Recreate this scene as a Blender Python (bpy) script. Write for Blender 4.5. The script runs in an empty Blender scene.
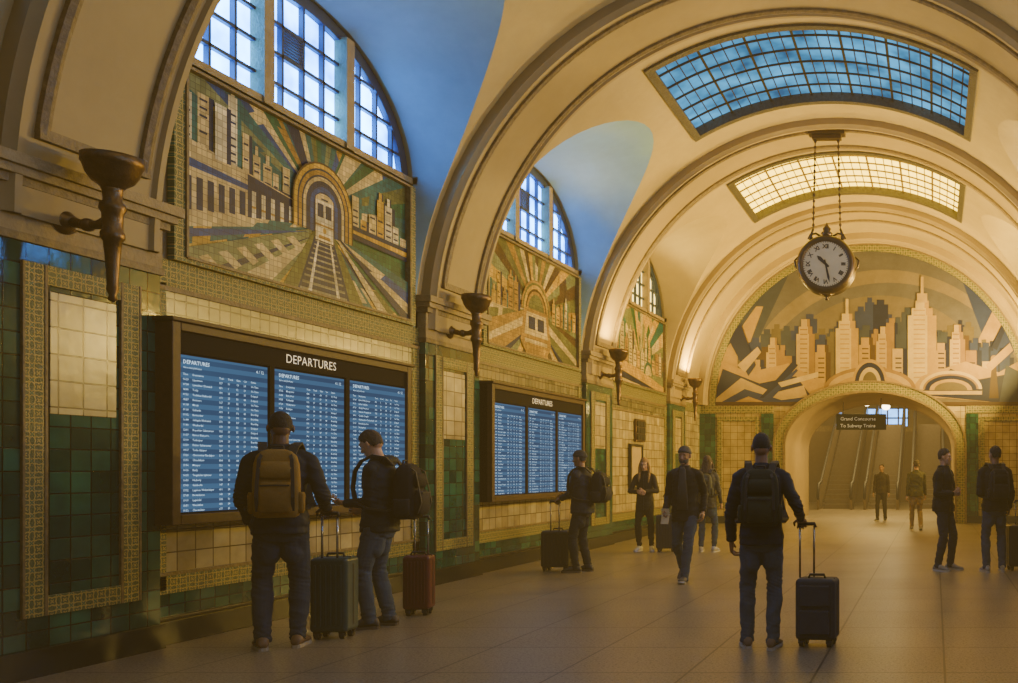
import bpy, bmesh, math, random
from mathutils import Vector, Matrix, noise
random.seed(7)
V=Vector
D=bpy.data
COL=bpy.context.scene.collection
pi=math.pi
# ---------------------------------------------------------------- materials
def nt(name):
    m=D.materials.new(name); m.use_nodes=True
    n=m.node_tree; b=n.nodes['Principled BSDF']; return m,n,b
def N(n,t,**k):
    x=n.nodes.new(t)
    for a,b in k.items(): setattr(x,a,b)
    return x
def math_(n,op,a,b=None,c=None):
    x=N(n,'ShaderNodeMath',operation=op)
    for i,v in enumerate((a,b,c)):
        if v is None: continue
        if isinstance(v,(int,float)): x.inputs[i].default_value=v
        else: n.links.new(v,x.inputs[i])
    return x.outputs[0]
def c4(c): return (c[0],c[1],c[2],1)
def mulc(c,f): return (min(1,c[0]*f),min(1,c[1]*f),min(1,c[2]*f),1)
def mixc(n,fac,a,b):
    x=N(n,'ShaderNodeMix',data_type='RGBA')
    if isinstance(fac,(int,float)): x.inputs[0].default_value=fac
    else: n.links.new(fac,x.inputs[0])
    for i,v in ((6,a),(7,b)):
        if isinstance(v,tuple): x.inputs[i].default_value=v
        else: n.links.new(v,x.inputs[i])
    return x.outputs[2]
def coords(n,axis=None):
    tc=N(n,'ShaderNodeTexCoord')
    if axis is None: return tc.outputs['Object']
    s=N(n,'ShaderNodeSeparateXYZ'); n.links.new(tc.outputs['Object'],s.inputs[0])
    c=N(n,'ShaderNodeCombineXYZ')
    u,v={'x':(1,2),'y':(0,2),'z':(0,1)}[axis]
    n.links.new(s.outputs[u],c.inputs[0]); n.links.new(s.outputs[v],c.inputs[1])
    return c.outputs[0]
def noi(n,co,scale,detail=4,rough=.55):
    x=N(n,'ShaderNodeTexNoise'); n.links.new(co,x.inputs['Vector'])
    x.inputs['Scale'].default_value=scale; x.inputs['Detail'].default_value=detail; x.inputs['Roughness'].default_value=rough
    return x.outputs['Fac']
def bump(n,b,h,s=.3,d=.01):
    x=N(n,'ShaderNodeBump'); x.inputs['Strength'].default_value=s; x.inputs['Distance'].default_value=d
    n.links.new(h,x.inputs['Height']); n.links.new(x.outputs[0],b.inputs['Normal'])
_mc={}
def M(name,col,rough=.5,metal=0,var=.15,vs=6,bs=0,bscale=60,spec=.5,emit=0,ecol=None):
    if name in _mc: return _mc[name]
    m,n,b=nt(name); co=coords(n)
    f=noi(n,co,vs)
    c=mixc(n,f,mulc(col,1-var*1.6),mulc(col,1+var*1.6))
    n.links.new(c,b.inputs['Base Color'])
    b.inputs['Roughness'].default_value=rough; b.inputs['Metallic'].default_value=metal
    b.inputs['Specular IOR Level'].default_value=spec
    if bs: bump(n,b,noi(n,co,bscale,3),bs,.01)
    if emit:
        b.inputs['Emission Color'].default_value=c4(ecol or col); b.inputs['Emission Strength'].default_value=emit
    _mc[name]=m; return m
def tile(name,axis,c1,c2,mort,w,h,rough=.25,msize=.006,var=.35,bs=.5,spec=.5):
    m,n,b=nt(name); co=coords(n,axis)
    br=N(n,'ShaderNodeTexBrick'); br.offset=0; br.squash=1
    n.links.new(co,br.inputs['Vector'])
    br.inputs['Scale'].default_value=1; br.inputs['Color1'].default_value=c4(c1); br.inputs['Color2'].default_value=c4(c2)
    br.inputs['Mortar'].default_value=c4(mort); br.inputs['Mortar Size'].default_value=msize
    br.inputs['Mortar Smooth'].default_value=.3; br.inputs['Bias'].default_value=-.1
    br.inputs['Brick Width'].default_value=w; br.inputs['Row Height'].default_value=h
    f=noi(n,co,3.1,5)
    dark=N(n,'ShaderNodeMapRange'); n.links.new(f,dark.inputs[0]); dark.inputs[1].default_value=.3; dark.inputs[2].default_value=.7
    dark.inputs[3].default_value=1-var; dark.inputs[4].default_value=1+var*.5
    x=N(n,'ShaderNodeVectorMath',operation='SCALE'); n.links.new(br.outputs['Color'],x.inputs[0]); n.links.new(dark.outputs[0],x.inputs['Scale'])
    n.links.new(x.outputs[0],b.inputs['Base Color'])
    b.inputs['Roughness'].default_value=rough; b.inputs['Specular IOR Level'].default_value=spec
    inv=math_(n,'SUBTRACT',1,br.outputs['Fac'])
    h2=math_(n,'ADD',inv,math_(n,'MULTIPLY',noi(n,co,9,3),.5))
    bump(n,b,h2,bs,.006)
    return m
def ornament(name,axis,cell=.13,bg=(.02,.06,.032),fg=(.48,.35,.09),mid=(.13,.14,.045)):
    m,n,b=nt(name); co0=coords(n,axis)
    wn=N(n,'ShaderNodeTexNoise'); n.links.new(co0,wn.inputs['Vector']); wn.inputs['Scale'].default_value=10
    sc=N(n,'ShaderNodeVectorMath',operation='SCALE'); n.links.new(wn.outputs['Color'],sc.inputs[0]); sc.inputs['Scale'].default_value=.018
    ad=N(n,'ShaderNodeVectorMath',operation='ADD'); n.links.new(co0,ad.inputs[0]); n.links.new(sc.outputs[0],ad.inputs[1]); co=ad.outputs[0]
    s=N(n,'ShaderNodeSeparateXYZ'); n.links.new(co,s.inputs[0])
    def cellp(off,amp,r0,w,k):
        u=math_(n,'SUBTRACT',math_(n,'FRACT',math_(n,'ADD',math_(n,'DIVIDE',s.outputs[0],cell),off)),.5)
        v=math_(n,'SUBTRACT',math_(n,'FRACT',math_(n,'ADD',math_(n,'DIVIDE',s.outputs[1],cell),off)),.5)
        d=math_(n,'SQRT',math_(n,'ADD',math_(n,'MULTIPLY',u,u),math_(n,'MULTIPLY',v,v)))
        dd=math_(n,'ADD',d,math_(n,'MULTIPLY',math_(n,'COSINE',math_(n,'MULTIPLY',math_(n,'ARCTAN2',v,u),k)),amp))
        return math_(n,'LESS_THAN',math_(n,'ABSOLUTE',math_(n,'SUBTRACT',dd,r0)),w),math_(n,'LESS_THAN',dd,.12)
    r1,d1=cellp(0,.07,.34,.06,4); r2,d2=cellp(.5,.07,.20,.06,4)
    pat=math_(n,'MAXIMUM',math_(n,'MAXIMUM',r1,d1),r2)
    nz=noi(n,co0,70,3)
    bgc=mixc(n,nz,c4(bg),c4(mid))
    c=mixc(n,math_(n,'MULTIPLY',pat,.85),bgc,c4(fg))
    c=mixc(n,math_(n,'MULTIPLY',d2,.7),c,c4((.05,.16,.09)))
    f=noi(n,co0,4,4)
    c=mixc(n,math_(n,'MULTIPLY',f,.4),c,mulc(mid,.8))
    n.links.new(c,b.inputs['Base Color']); b.inputs['Roughness'].default_value=.3; b.inputs['Specular IOR Level'].default_value=.35
    bump(n,b,math_(n,'ADD',pat,nz),.7,.012)
    return m
def emis(name,col,st,var=.3,vs=2.0,col2=None):
    m=D.materials.new(name); m.use_nodes=True; n=m.node_tree; n.nodes.clear()
    o=N(n,'ShaderNodeOutputMaterial'); e=N(n,'ShaderNodeEmission'); n.links.new(e.outputs[0],o.inputs[0])
    f=noi(n,coords(n),vs,3)
    mr=N(n,'ShaderNodeMapRange'); n.links.new(f,mr.inputs[0]); mr.inputs[1].default_value=.35; mr.inputs[2].default_value=.65
    c=mixc(n,mr.outputs[0],mulc(col,1-var),c4(col2 or col))
    n.links.new(c,e.inputs[0]); e.inputs[1].default_value=st
    return m
def plaster(name,col):
    m,n,b=nt(name); co=coords(n)
    f=noi(n,co,.8,6,.6); g=noi(n,co,7,5,.6)
    a=mixc(n,f,mulc(col,.62),mulc(col,1.3))
    a=mixc(n,math_(n,'MULTIPLY',g,.35),a,mulc((col[0]*.8,col[1]*.75,col[2]*.6),.7))
    n.links.new(a,b.inputs['Base Color']); b.inputs['Roughness'].default_value=.6
    bump(n,b,g,.15,.01)
    return m
PL=plaster('vault_plaster_gold',(.42,.325,.14))
PLB=plaster('recess_plaster_blue_grey',(.20,.36,.43))  # blue window light on the left recesses is put into this plaster colour
PL2=plaster('rib_plaster',(.33,.245,.10))
STONE=M('carved_stone',(.25,.185,.08),.6,0,.3,9,.8,38)
CARVE=M('carved_moulding',(.15,.105,.04),.55,0,.45,16,1.0,30)
GREENx=tile('green_tile_x','x',(.005,.036,.026),(.020,.115,.070),(.002,.006,.005),.16,.16,.10,spec=.5)
CREAMx=tile('cream_tile_x','x',(.30,.24,.115),(.46,.39,.20),(.09,.065,.03),.19,.19,.25,spec=.4)
AGEDx=tile('aged_olive_tile_x','x',(.10,.095,.04),(.24,.20,.085),(.04,.03,.015),.12,.12,.25,spec=.4)
GREENy=tile('green_tile_y','y',(.006,.035,.026),(.022,.105,.066),(.002,.006,.005),.16,.16,.12,spec=.4)
CREAMy=tile('cream_tile_y','y',(.34,.26,.10),(.44,.35,.15),(.09,.065,.03),.19,.19,.25,spec=.4)
ORNx=ornament('ornament_tile_x','x',.095); ORNy=ornament('ornament_tile_y','y',.14)
BLACKM=M('black_marble',(.008,.011,.009),.15,0,.4,8)
BRONZE=M('aged_bronze',(.13,.08,.035),.36,.85,.35,14,.3,50)
DKFRAME=M('dark_frame',(.03,.028,.022),.4,.6,.2,10)
GDFRAME=M('gilt_frame',(.16,.11,.03),.5,.1,.2,10)
IRON=M('window_iron',(.008,.03,.08),.5,.1,.2,10)
def floor_mat():
    m,n,b=nt('terrazzo_floor'); co=coords(n,'z')
    br=N(n,'ShaderNodeTexBrick'); br.offset=0; n.links.new(co,br.inputs['Vector'])
    for k,v in (('Scale',1),('Mortar Size',.009),('Brick Width',.92),('Row Height',.92),('Bias',0),('Mortar Smooth',.1)): br.inputs[k].default_value=v
    br.inputs['Color1'].default_value=(.185,.15,.10,1); br.inputs['Color2'].default_value=(.155,.125,.085,1); br.inputs['Mortar'].default_value=(.06,.047,.032,1)
    sp=noi(n,co,70,3,.8)
    r=N(n,'ShaderNodeMapRange'); n.links.new(sp,r.inputs[0]); r.inputs[1].default_value=.42; r.inputs[2].default_value=.60
    c=mixc(n,math_(n,'MULTIPLY',r.outputs[0],math_(n,'MULTIPLY',math_(n,'SUBTRACT',1,br.outputs['Fac']),.7)),br.outputs['Color'],(.36,.30,.21,1))
    sp2=noi(n,co,45,2,.6)
    c=mixc(n,math_(n,'MULTIPLY',math_(n,'GREATER_THAN',sp2,.58),.65),c,(.04,.034,.026,1))
    c=mixc(n,math_(n,'MULTIPLY',noi(n,co,.6,3,.5),.3),c,(.075,.062,.045,1))
    n.links.new(c,b.inputs['Base Color'])
    rr=N(n,'ShaderNodeMapRange'); n.links.new(noi(n,co,.5,2,.5),rr.inputs[0]); rr.inputs[1].default_value=.3; rr.inputs[2].default_value=.7; rr.inputs[3].default_value=.30; rr.inputs[4].default_value=.40
    n.links.new(rr.outputs[0],b.inputs['Roughness']); b.inputs['Specular IOR Level'].default_value=.42
    return m
FLOOR=floor_mat()
# ---------------------------------------------------------------- mesh builder
class MB:
    def __init__(s): s.v=[];s.f=[];s.m=[];s.mats=[]
    def mi(s,mat):
        if mat not in s.mats: s.mats.append(mat)
        return s.mats.index(mat)
    def add(s,vs,fs,mat):
        o=len(s.v); s.v+= [V(p) for p in vs]; k=s.mi(mat)
        for f in fs: s.f.append([i+o for i in f]); s.m.append(k)
    def box(s,x0,y0,z0,x1,y1,z1,mat):
        s.obb(V(((x0+x1)/2,(y0+y1)/2,(z0+z1)/2)),(V((1,0,0)),V((0,1,0)),V((0,0,1))),(abs(x1-x0)/2,abs(y1-y0)/2,abs(z1-z0)/2),mat)
    def obb(s,c,ax,h,mat):
        c=V(c); vs=[c+ax[0]*h[0]*i+ax[1]*h[1]*j+ax[2]*h[2]*k for i in(-1,1) for j in(-1,1) for k in(-1,1)]
        s.add(vs,[(0,1,3,2),(4,6,7,5),(0,4,5,1),(2,3,7,6),(0,2,6,4),(1,5,7,3)],mat)
    def bar(s,a,b,w,t,mat,up=V((0,0,1))):
        a=V(a);b=V(b);d=(b-a);L=d.length;d.normalize()
        sd=d.cross(up)
        if sd.length<1e-4: sd=d.cross(V((0,1,0)))
        sd.normalize();u=sd.cross(d)
        s.obb((a+b)/2,(sd,d,u),(w/2,L/2,t/2),mat)
    def loft(s,rings,mat,cap=True,closed=True):
        n=len(rings[0])
        vs=[p for r in rings for p in r]; fs=[]
        for i in range(len(rings)-1):
            for j in range(n if closed else n-1):
                k=(j+1)%n
                fs.append((i*n+j,i*n+k,(i+1)*n+k,(i+1)*n+j))
        if cap: fs.append(tuple(range(n-1,-1,-1))); fs.append(tuple((len(rings)-1)*n+j for j in range(n)))
        s.add(vs,fs,mat)
    def tube(s,path,r,mat,n=8,cap=True,flat=None):
        path=[V(p) for p in path]; rings=[]
        prev=None
        for i,p in enumerate(path):
            d=(path[min(i+1,len(path)-1)]-path[max(i-1,0)]).normalized()
            if prev is None:
                a=V((0,0,1)) if abs(d.z)<.9 else V((1,0,0))
                sd=d.cross(a).normalized()
            else:
                sd=(prev-d*prev.dot(d)).normalized()
            prev=sd; u=d.cross(sd)
            rr=r[i] if isinstance(r,(list,tuple)) else r
            rings.append([p+sd*math.cos(2*pi*k/n)*rr+u*math.sin(2*pi*k/n)*rr for k in range(n)])
        s.loft(rings,mat,cap)
    def ribbon(s,path,wd,w,t,mat):
        path=[V(p) for p in path]; wd=V(wd).normalized(); rings=[]
        for i,p in enumerate(path):
            d=(path[min(i+1,len(path)-1)]-path[max(i-1,0)]).normalized()
            sd=(wd-d*wd.dot(d)).normalized(); u=d.cross(sd)
            rings.append([p+sd*w/2+u*t/2,p-sd*w/2+u*t/2,p-sd*w/2-u*t/2,p+sd*w/2-u*t/2])
        s.loft(rings,mat)
    def lathe(s,prof,c,mat,n=24,ax=None,cap=True):
        c=V(c); X,Y,Z=ax or (V((1,0,0)),V((0,1,0)),V((0,0,1)))
        s.loft([[c+X*math.cos(2*pi*k/n)*r+Y*math.sin(2*pi*k/n)*r+Z*z for k in range(n)] for r,z in prof],mat,cap)
    def ell(s,c,r,mat,n=16,m=10,rot=None):
        c=V(c); rings=[]
        for i in range(1,m):
            a=pi*i/m
            ring=[]
            for k in range(n):
                p=V((r[0]*math.sin(a)*math.cos(2*pi*k/n),r[1]*math.sin(a)*math.sin(2*pi*k/n),r[2]*math.cos(a)))
                if rot: p=rot@p
                ring.append(c+p)
            rings.append(ring)
        s.loft(rings,mat,True)
    def cone(s,a,b,ra,rb,mat=None,n=14,ea=True,eb=True):
        a=V(a);b=V(b); s.tube([a,b],[ra,rb],mat,n)
        if ea: s.ell(a,(ra,)*3,mat,n,8)
        if eb: s.ell(b,(rb,)*3,mat,n,8)
    def xf(s,mat4):
        s.v=[mat4@p for p in s.v]; return s
    def mesh(s,name,recalc=True,merge=0):
        me=D.meshes.new(name); me.from_pydata([tuple(p) for p in s.v],[],s.f)
        for m in s.mats: me.materials.append(m)
        for p,k in zip(me.polygons,s.m): p.material_index=k
        if recalc or merge:
            bm=bmesh.new(); bm.from_mesh(me)
            if merge: bmesh.ops.remove_doubles(bm,verts=bm.verts,dist=merge)
            if recalc: bmesh.ops.recalc_face_normals(bm,faces=bm.faces)
            bm.to_mesh(me); bm.free()
        me.update(); return me
    def obj(s,name,parent=None,smooth=False,bevel=0,off=None,recalc=True,merge=0,**pr):
        if off is not None: s.v=[p-V(off) for p in s.v]
        return mkobj(name,s.mesh(name,recalc,merge),parent,smooth,bevel,**pr)
def mkobj(name,me,parent=None,smooth=False,bevel=0,loc=None,rot=None,**pr):
    o=D.objects.new(name,me); COL.objects.link(o)
    if parent: o.parent=parent
    if loc is not None: o.location=loc
    if rot is not None: o.rotation_euler=rot
    if smooth:
        me.polygons.foreach_set('use_smooth',[True]*len(me.polygons))
    if bevel:
        b=o.modifiers.new('b','BEVEL'); b.width=bevel; b.segments=3; b.limit_method='ANGLE'; b.angle_limit=.6
        me.polygons.foreach_set('use_smooth',[True]*len(me.polygons))
        w=o.modifiers.new('w','WEIGHTED_NORMAL'); w.keep_sharp=False
    for k,v in pr.items(): o[k]=v
    return o
def empty(name,loc,rz=0,scale=1,**pr):
    o=D.objects.new(name,None); COL.objects.link(o); o.location=loc; o.rotation_euler=(0,0,rz); o.scale=(scale,)*3
    o.empty_display_size=.1
    for k,v in pr.items(): o[k]=v
    return o
def sharp(o,ang=40):
    me=o.data
    me.polygons.foreach_set('use_smooth',[True]*len(me.polygons))
    bm=bmesh.new(); bm.from_mesh(me)
    for e in bm.edges:
        if len(e.link_faces)==2 and e.calc_face_angle(0)>math.radians(ang): e.smooth=False
    bm.to_mesh(me); bm.free()
AX_L=(V((0,1,0)),V((0,0,1)),V((1,0,0)))
AX_E=(V((1,0,0)),V((0,0,1)),V((0,-1,0)))
def textmb(mb,body,size,pos,ax,mat,align='LEFT',res=1,space=1.0,line=1.0,bold=0,sx=1):
    cu=D.curves.new('t','FONT'); cu.body=body; cu.size=size; cu.align_x=align; cu.resolution_u=res
    cu.space_character=space; cu.space_line=line; cu.offset=bold
    ob=D.objects.new('t',cu); COL.objects.link(ob)
    dg=bpy.context.evaluated_depsgraph_get(); me=D.meshes.new_from_object(ob.evaluated_get(dg))
    vs=[V(pos)+ax[0]*v.co.x*sx+ax[1]*v.co.y+ax[2]*v.co.z for v in me.vertices]
    mb.add(vs,[tuple(p.vertices) for p in me.polygons],mat)
    D.objects.remove(ob); D.curves.remove(cu); D.meshes.remove(me)
# ---------------------------------------------------------------- geometry constants
R=4.63; ZS=3.2; P=5.13; YE=24.5; YB=-3.6
BAYS=[9.23+P*k for k in range(-2,3)]
PIERS=[6.66+P*k for k in range(-1,4)]
ZW=4.95; HW=1.85
def zV(t): return ZW+1.95*math.sqrt(max(0,1-t*t))
def zWf(t): return ZW+1.35*math.sqrt(max(0,1-t*t))
PHS=math.radians(60.2); SO=-.14; SH=1.27
mb=MB()
marks=[YB,YE]
for c in BAYS:
    marks+= [c-HW,c+HW,c+SO-SH,c+SO+SH]
    marks+= [c+HW*math.cos(pi*k/28) for k in range(1,28)]
marks=sorted(set(round(m,4) for m in marks if YB<=m<=YE))
def bayof(y):
    for c in BAYS:
        if abs(y-c)<HW-1e-4: return c
for a,b in zip(marks[:-1],marks[1:]):
    if b-a<1e-3: continue
    mid=(a+b)/2; c=bayof(mid)
    for sx in (-1,1):
        rows=[]
        for y in (a,b):
            p0=0
            if c is not None: p0=math.asin((zV(max(-1,min(1,(y-c)/HW)))-ZS)/R)
            rows.append((y,p0))
        top=PHS if (c is not None and abs(mid-c-SO)<SH) else pi/2
        K=18
        vs=[]
        for y,p0 in rows:
            for k in range(K+1):
                ph=p0+(top-p0)*k/K
                vs.append((sx*R*math.cos(ph),y,ZS+R*math.sin(ph)))
        fs=[(k,k+1,K+2+k,K+1+k) for k in range(K)]
        mb.add(vs,fs,PL)
for c in BAYS:
    for sx in (-1,1):
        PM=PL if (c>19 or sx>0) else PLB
        A=[pi*k/28 for k in range(29)]
        for k in range(28):
            q=[]
            for a in (A[k],A[k+1]):
                t=math.cos(a)
                w=V((sx*R,c+1.8*t,zWf(t))); z=zV(t); v=V((sx*math.sqrt(R*R-(z-ZS)**2),c+HW*t,z)); q.append((w,v))
            for j in range(4):
                f0=j/4;f1=(j+1)/4
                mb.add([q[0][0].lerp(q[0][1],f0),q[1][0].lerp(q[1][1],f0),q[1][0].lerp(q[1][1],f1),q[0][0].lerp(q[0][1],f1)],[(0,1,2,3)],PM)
        for s2 in (-1,1):
            n=8
            for k in range(n):
                z0=ZS+(ZW-ZS)*k/n; z1=ZS+(ZW-ZS)*(k+1)/n
                xx=lambda z: sx*math.sqrt(R*R-(z-ZS)**2)
                yv=c+s2*HW; yw=c+s2*1.8
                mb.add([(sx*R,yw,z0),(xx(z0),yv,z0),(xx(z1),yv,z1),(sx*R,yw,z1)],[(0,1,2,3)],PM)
ceil=mb.obj('ceiling',recalc=False,merge=.002,kind='structure'); sharp(ceil,25)
tn=1
def arch_pts(r,n=72): return [(r*math.cos(pi*k/n),ZS+r*math.sin(pi*k/n)) for k in range(n+1)]
def rib(yc,hw,dep):
    global tn
    mb=MB()
    prof=[(-hw,0),(-hw,-dep+.03),(-hw+.03,-dep),(-hw+.05,-dep-.03),(-hw+.10,-dep-.03),(-hw+.12,-dep),(hw-.12,-dep),(hw-.10,-dep-.03),(hw-.05,-dep-.03),(hw-.03,-dep),(hw,-dep+.03),(hw,0)]
    n=72
    rings=[[V(((R+d)*math.cos(pi*k/n),yc+y,ZS+(R+d)*math.sin(pi*k/n))) for y,d in prof] for k in range(n+1)]
    mb.loft(rings,PL2,cap=False,closed=False)
    if hw>.5:
        for s2 in (-1,1):
            pr=[(-.045,0),(-.04,-.03),(0,-.045),(.04,-.03),(.045,0)]
            a0=.13
            rings=[[V(((R-dep+d)*math.cos(a0+(pi-2*a0)*k/n),yc+s2*.40+y,ZS+(R-dep+d)*math.sin(a0+(pi-2*a0)*k/n))) for y,d in pr] for k in range(n+1)]
            mb.loft(rings,CARVE,cap=False,closed=False)
        for sx in (-1,1):
            for a in (.13,):
                x=sx*(R-dep)*math.cos(a); z=ZS+(R-dep)*math.sin(a)
                mb.box(x-.04,yc-.44,z-.04,x+.04,yc+.44,z+.04,CARVE)
    o=mb.obj(f'trim_{tn}',recalc=False,kind='structure'); tn+=1; sharp(o,35)
for p in PIERS: rib(p,.62,.14)
rib(24.32,.18,.2)
def pier(p,sx):
    global tn
    mb=MB()
    def bx(d0,d1,y0,y1,z0,z1,mat): mb.box(sx*(R-d0),y0,z0,sx*(R-d1),y1,z1,mat)
    bx(-.02,.10,p-.66,p+.66,.2,3.03,GREENx)
    for y0,y1,z0,z1 in ((p-.45,p-.31,.42,2.9),(p+.31,p+.45,.42,2.9),(p-.31,p+.31,.42,.56),(p-.31,p+.31,2.76,2.9)):
        bx(.10,.118,y0,y1,z0,z1,ORNx)
    bx(.10,.108,p-.31+.05,p+.31-.05,1.85,2.72,CREAMx)
    for y0,y1 in ((p-.31,p-.285),(p+.285,p+.31),(p-.465,p-.445),(p+.445,p+.465)): bx(.10,.122,y0,y1,.42,2.9,CARVE)
    bx(-.02,.12,p-.68,p+.68,3.03,3.09,CARVE)
    bx(-.02,.11,p-.67,p+.67,3.09,3.40,STONE)
    bx(-.02,.15,p-.70,p+.70,3.40,3.46,CARVE)
    bx(-.02,.19,p-.73,p+.73,3.46,3.52,STONE)
    bx(-.02,.22,p-.76,p+.76,3.52,3.60,STONE)
    bx(-.02,.14,p-.67,p+.67,0,.2,BLACKM)
    o=mb.obj(f'trim_{tn}',kind='structure',bevel=.006); tn+=1
for p in PIERS:
    for sx in (-1,1): pier(p,sx)
for sx,nm in ((-1,'left'),(1,'right')):
    mb=MB()
    def bx(d0,d1,y0,y1,z0,z1,mat): mb.box(sx*(R-d0),y0,z0,sx*(R-d1),y1,z1,mat)
    def q(y0,y1,z0,z1,mat): mb.add([(sx*R,y0,z0),(sx*R,y1,z0),(sx*R,y1,z1),(sx*R,y0,z1)],[(0,1,2,3)],mat)
    q(YB,YE,0,.45,GREENx); q(YB,YE,.45,3.2,CREAMx)
    for c in BAYS:
        q(c-1.8,c+1.8,3.2,ZW,STONE)
        for y0,y1,z0,z1 in ((c-1.9,c-1.76,.45,3.0),(c+1.76,c+1.9,.45,3.0),(c-1.9,c+1.9,.42,.57),(c-1.9,c+1.9,2.98,3.2)):
            bx(0,.02,y0,y1,z0,z1,ORNx)
        bx(0,.03,c-1.9,c+1.9,.57,.60,CARVE); bx(0,.03,c-1.9,c+1.9,2.94,2.98,CARVE)
        bx(0,.012,c-1.76,c+1.76,2.66,2.94,AGEDx); bx(0,.024,c-1.76,c+1.76,2.66,2.69,CARVE)
    bx(0,.03,22.7,YE,2.98,3.2,ORNx)
    mb.obj('wall_'+nm,recalc=False,kind='structure')
    mb=MB()
    bx(-.01,.06,YB,YE,0,.2,BLACKM); bx(-.01,.045,YB,YE,.2,.23,DKFRAME)
    mb.obj('baseboard_'+nm,kind='structure',bevel=.008)
mb=MB(); mb.add([(-R-.1,YB-.1,0),(R+.1,YB-.1,0),(R+.1,47,0),(-R-.1,47,0)],[(0,1,2,3)],FLOOR); mb.obj('floor',recalc=False,kind='structure')
mb=MB()
rim=[(x,YB,z) for x,z in arch_pts(R,40)]
mb.add([(R,YB,0)]+rim+[(-R,YB,0)],[tuple(range(len(rim)+2))],PL); mb.obj('wall_back',recalc=False,kind='structure')
PA,PB,PZ=2.3,1.45,2.1
mb=MB()
xs=sorted(set([-R,R,-PA,PA]+[R*math.cos(pi*k/60) for k in range(61)]+[PA*math.cos(pi*k/40) for k in range(41)]))
for a,b in zip(xs[:-1],xs[1:]):
    if b-a<1e-4: continue
    mid=(a+b)/2
    inn=abs(mid)<PA
    lo=lambda x: (PZ+PB*math.sqrt(max(0,1-(x/PA)**2)) if inn else 0)
    tp=lambda x: ZS+math.sqrt(max(0,R*R-x*x))
    if not inn:
        mb.add([(a,YE,0),(b,YE,0),(b,YE,3.2),(a,YE,3.2)],[(0,1,2,3)],CREAMy)
        mb.add([(a,YE,3.2),(b,YE,3.2),(b,YE,tp(b)),(a,YE,tp(a))],[(0,1,2,3)],PL)
    else:
        mb.add([(a,YE,lo(a)),(b,YE,lo(b)),(b,YE,tp(b)),(a,YE,tp(a))],[(0,1,2,3)],PL)
for sx in (-1,1):
    for a,b in ((4.2,4.63),(2.62,2.95)):
        mb.box(sx*a,YE-.06,.2,sx*b,YE+.01,2.98,GREENy)
    for a,b,z0,z1 in ((3.0,3.12,.45,2.9),(4.03,4.15,.45,2.9),(3.1,4.03,.45,.57),(3.1,4.03,2.78,2.9),(2.62,4.63,3.0,3.2)):
        mb.box(sx*a,YE-.04,z0,sx*b,YE+.01,z1,ORNy)
    mb.box(sx*2.62,YE-.08,0,sx*4.63,YE+.01,.2,BLACKM)
mb.obj('wall_end',recalc=False,kind='structure')
def arch_band(mb,a0,b0,a1,b1,cz,y0,y1,mat,n=48,jamb=0):
    rings=[]
    for k in range(n+1):
        t=pi*k/n; c,s=math.cos(t),math.sin(t)
        rings.append([V((a0*c,y0,cz+b0*s)),V((a1*c,y0,cz+b1*s)),V((a1*c,y1,cz+b1*s)),V((a0*c,y1,cz+b0*s))])
    if jamb:
        rings=[[V((p.x,p.y,0)) for p in rings[0]]]+rings+[[V((p.x,p.y,0)) for p in rings[-1]]]
    mb.loft(rings,mat)
mb=MB()
arch_band(mb,PA,PB,PA+.06,PB+.06,PZ,YE-.10,YE+.02,CARVE,jamb=1)
arch_band(mb,PA+.06,PB+.06,PA+.28,PB+.28,PZ,YE-.07,YE+.02,ORNy,jamb=1)
arch_band(mb,PA+.28,PB+.28,PA+.33,PB+.33,PZ,YE-.11,YE+.02,CARVE,jamb=1)
mb.obj(f'trim_{tn}',kind='structure'); tn+=1
mb=MB(); arch_band(mb,4.2,4.2,4.36,4.36,ZS,YE-.05,YE+.01,ORNy,72); arch_band(mb,4.36,4.36,4.42,4.42,ZS,YE-.08,YE+.01,CARVE,72)
mb.obj(f'trim_{tn}',kind='structure'); tn+=1
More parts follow.
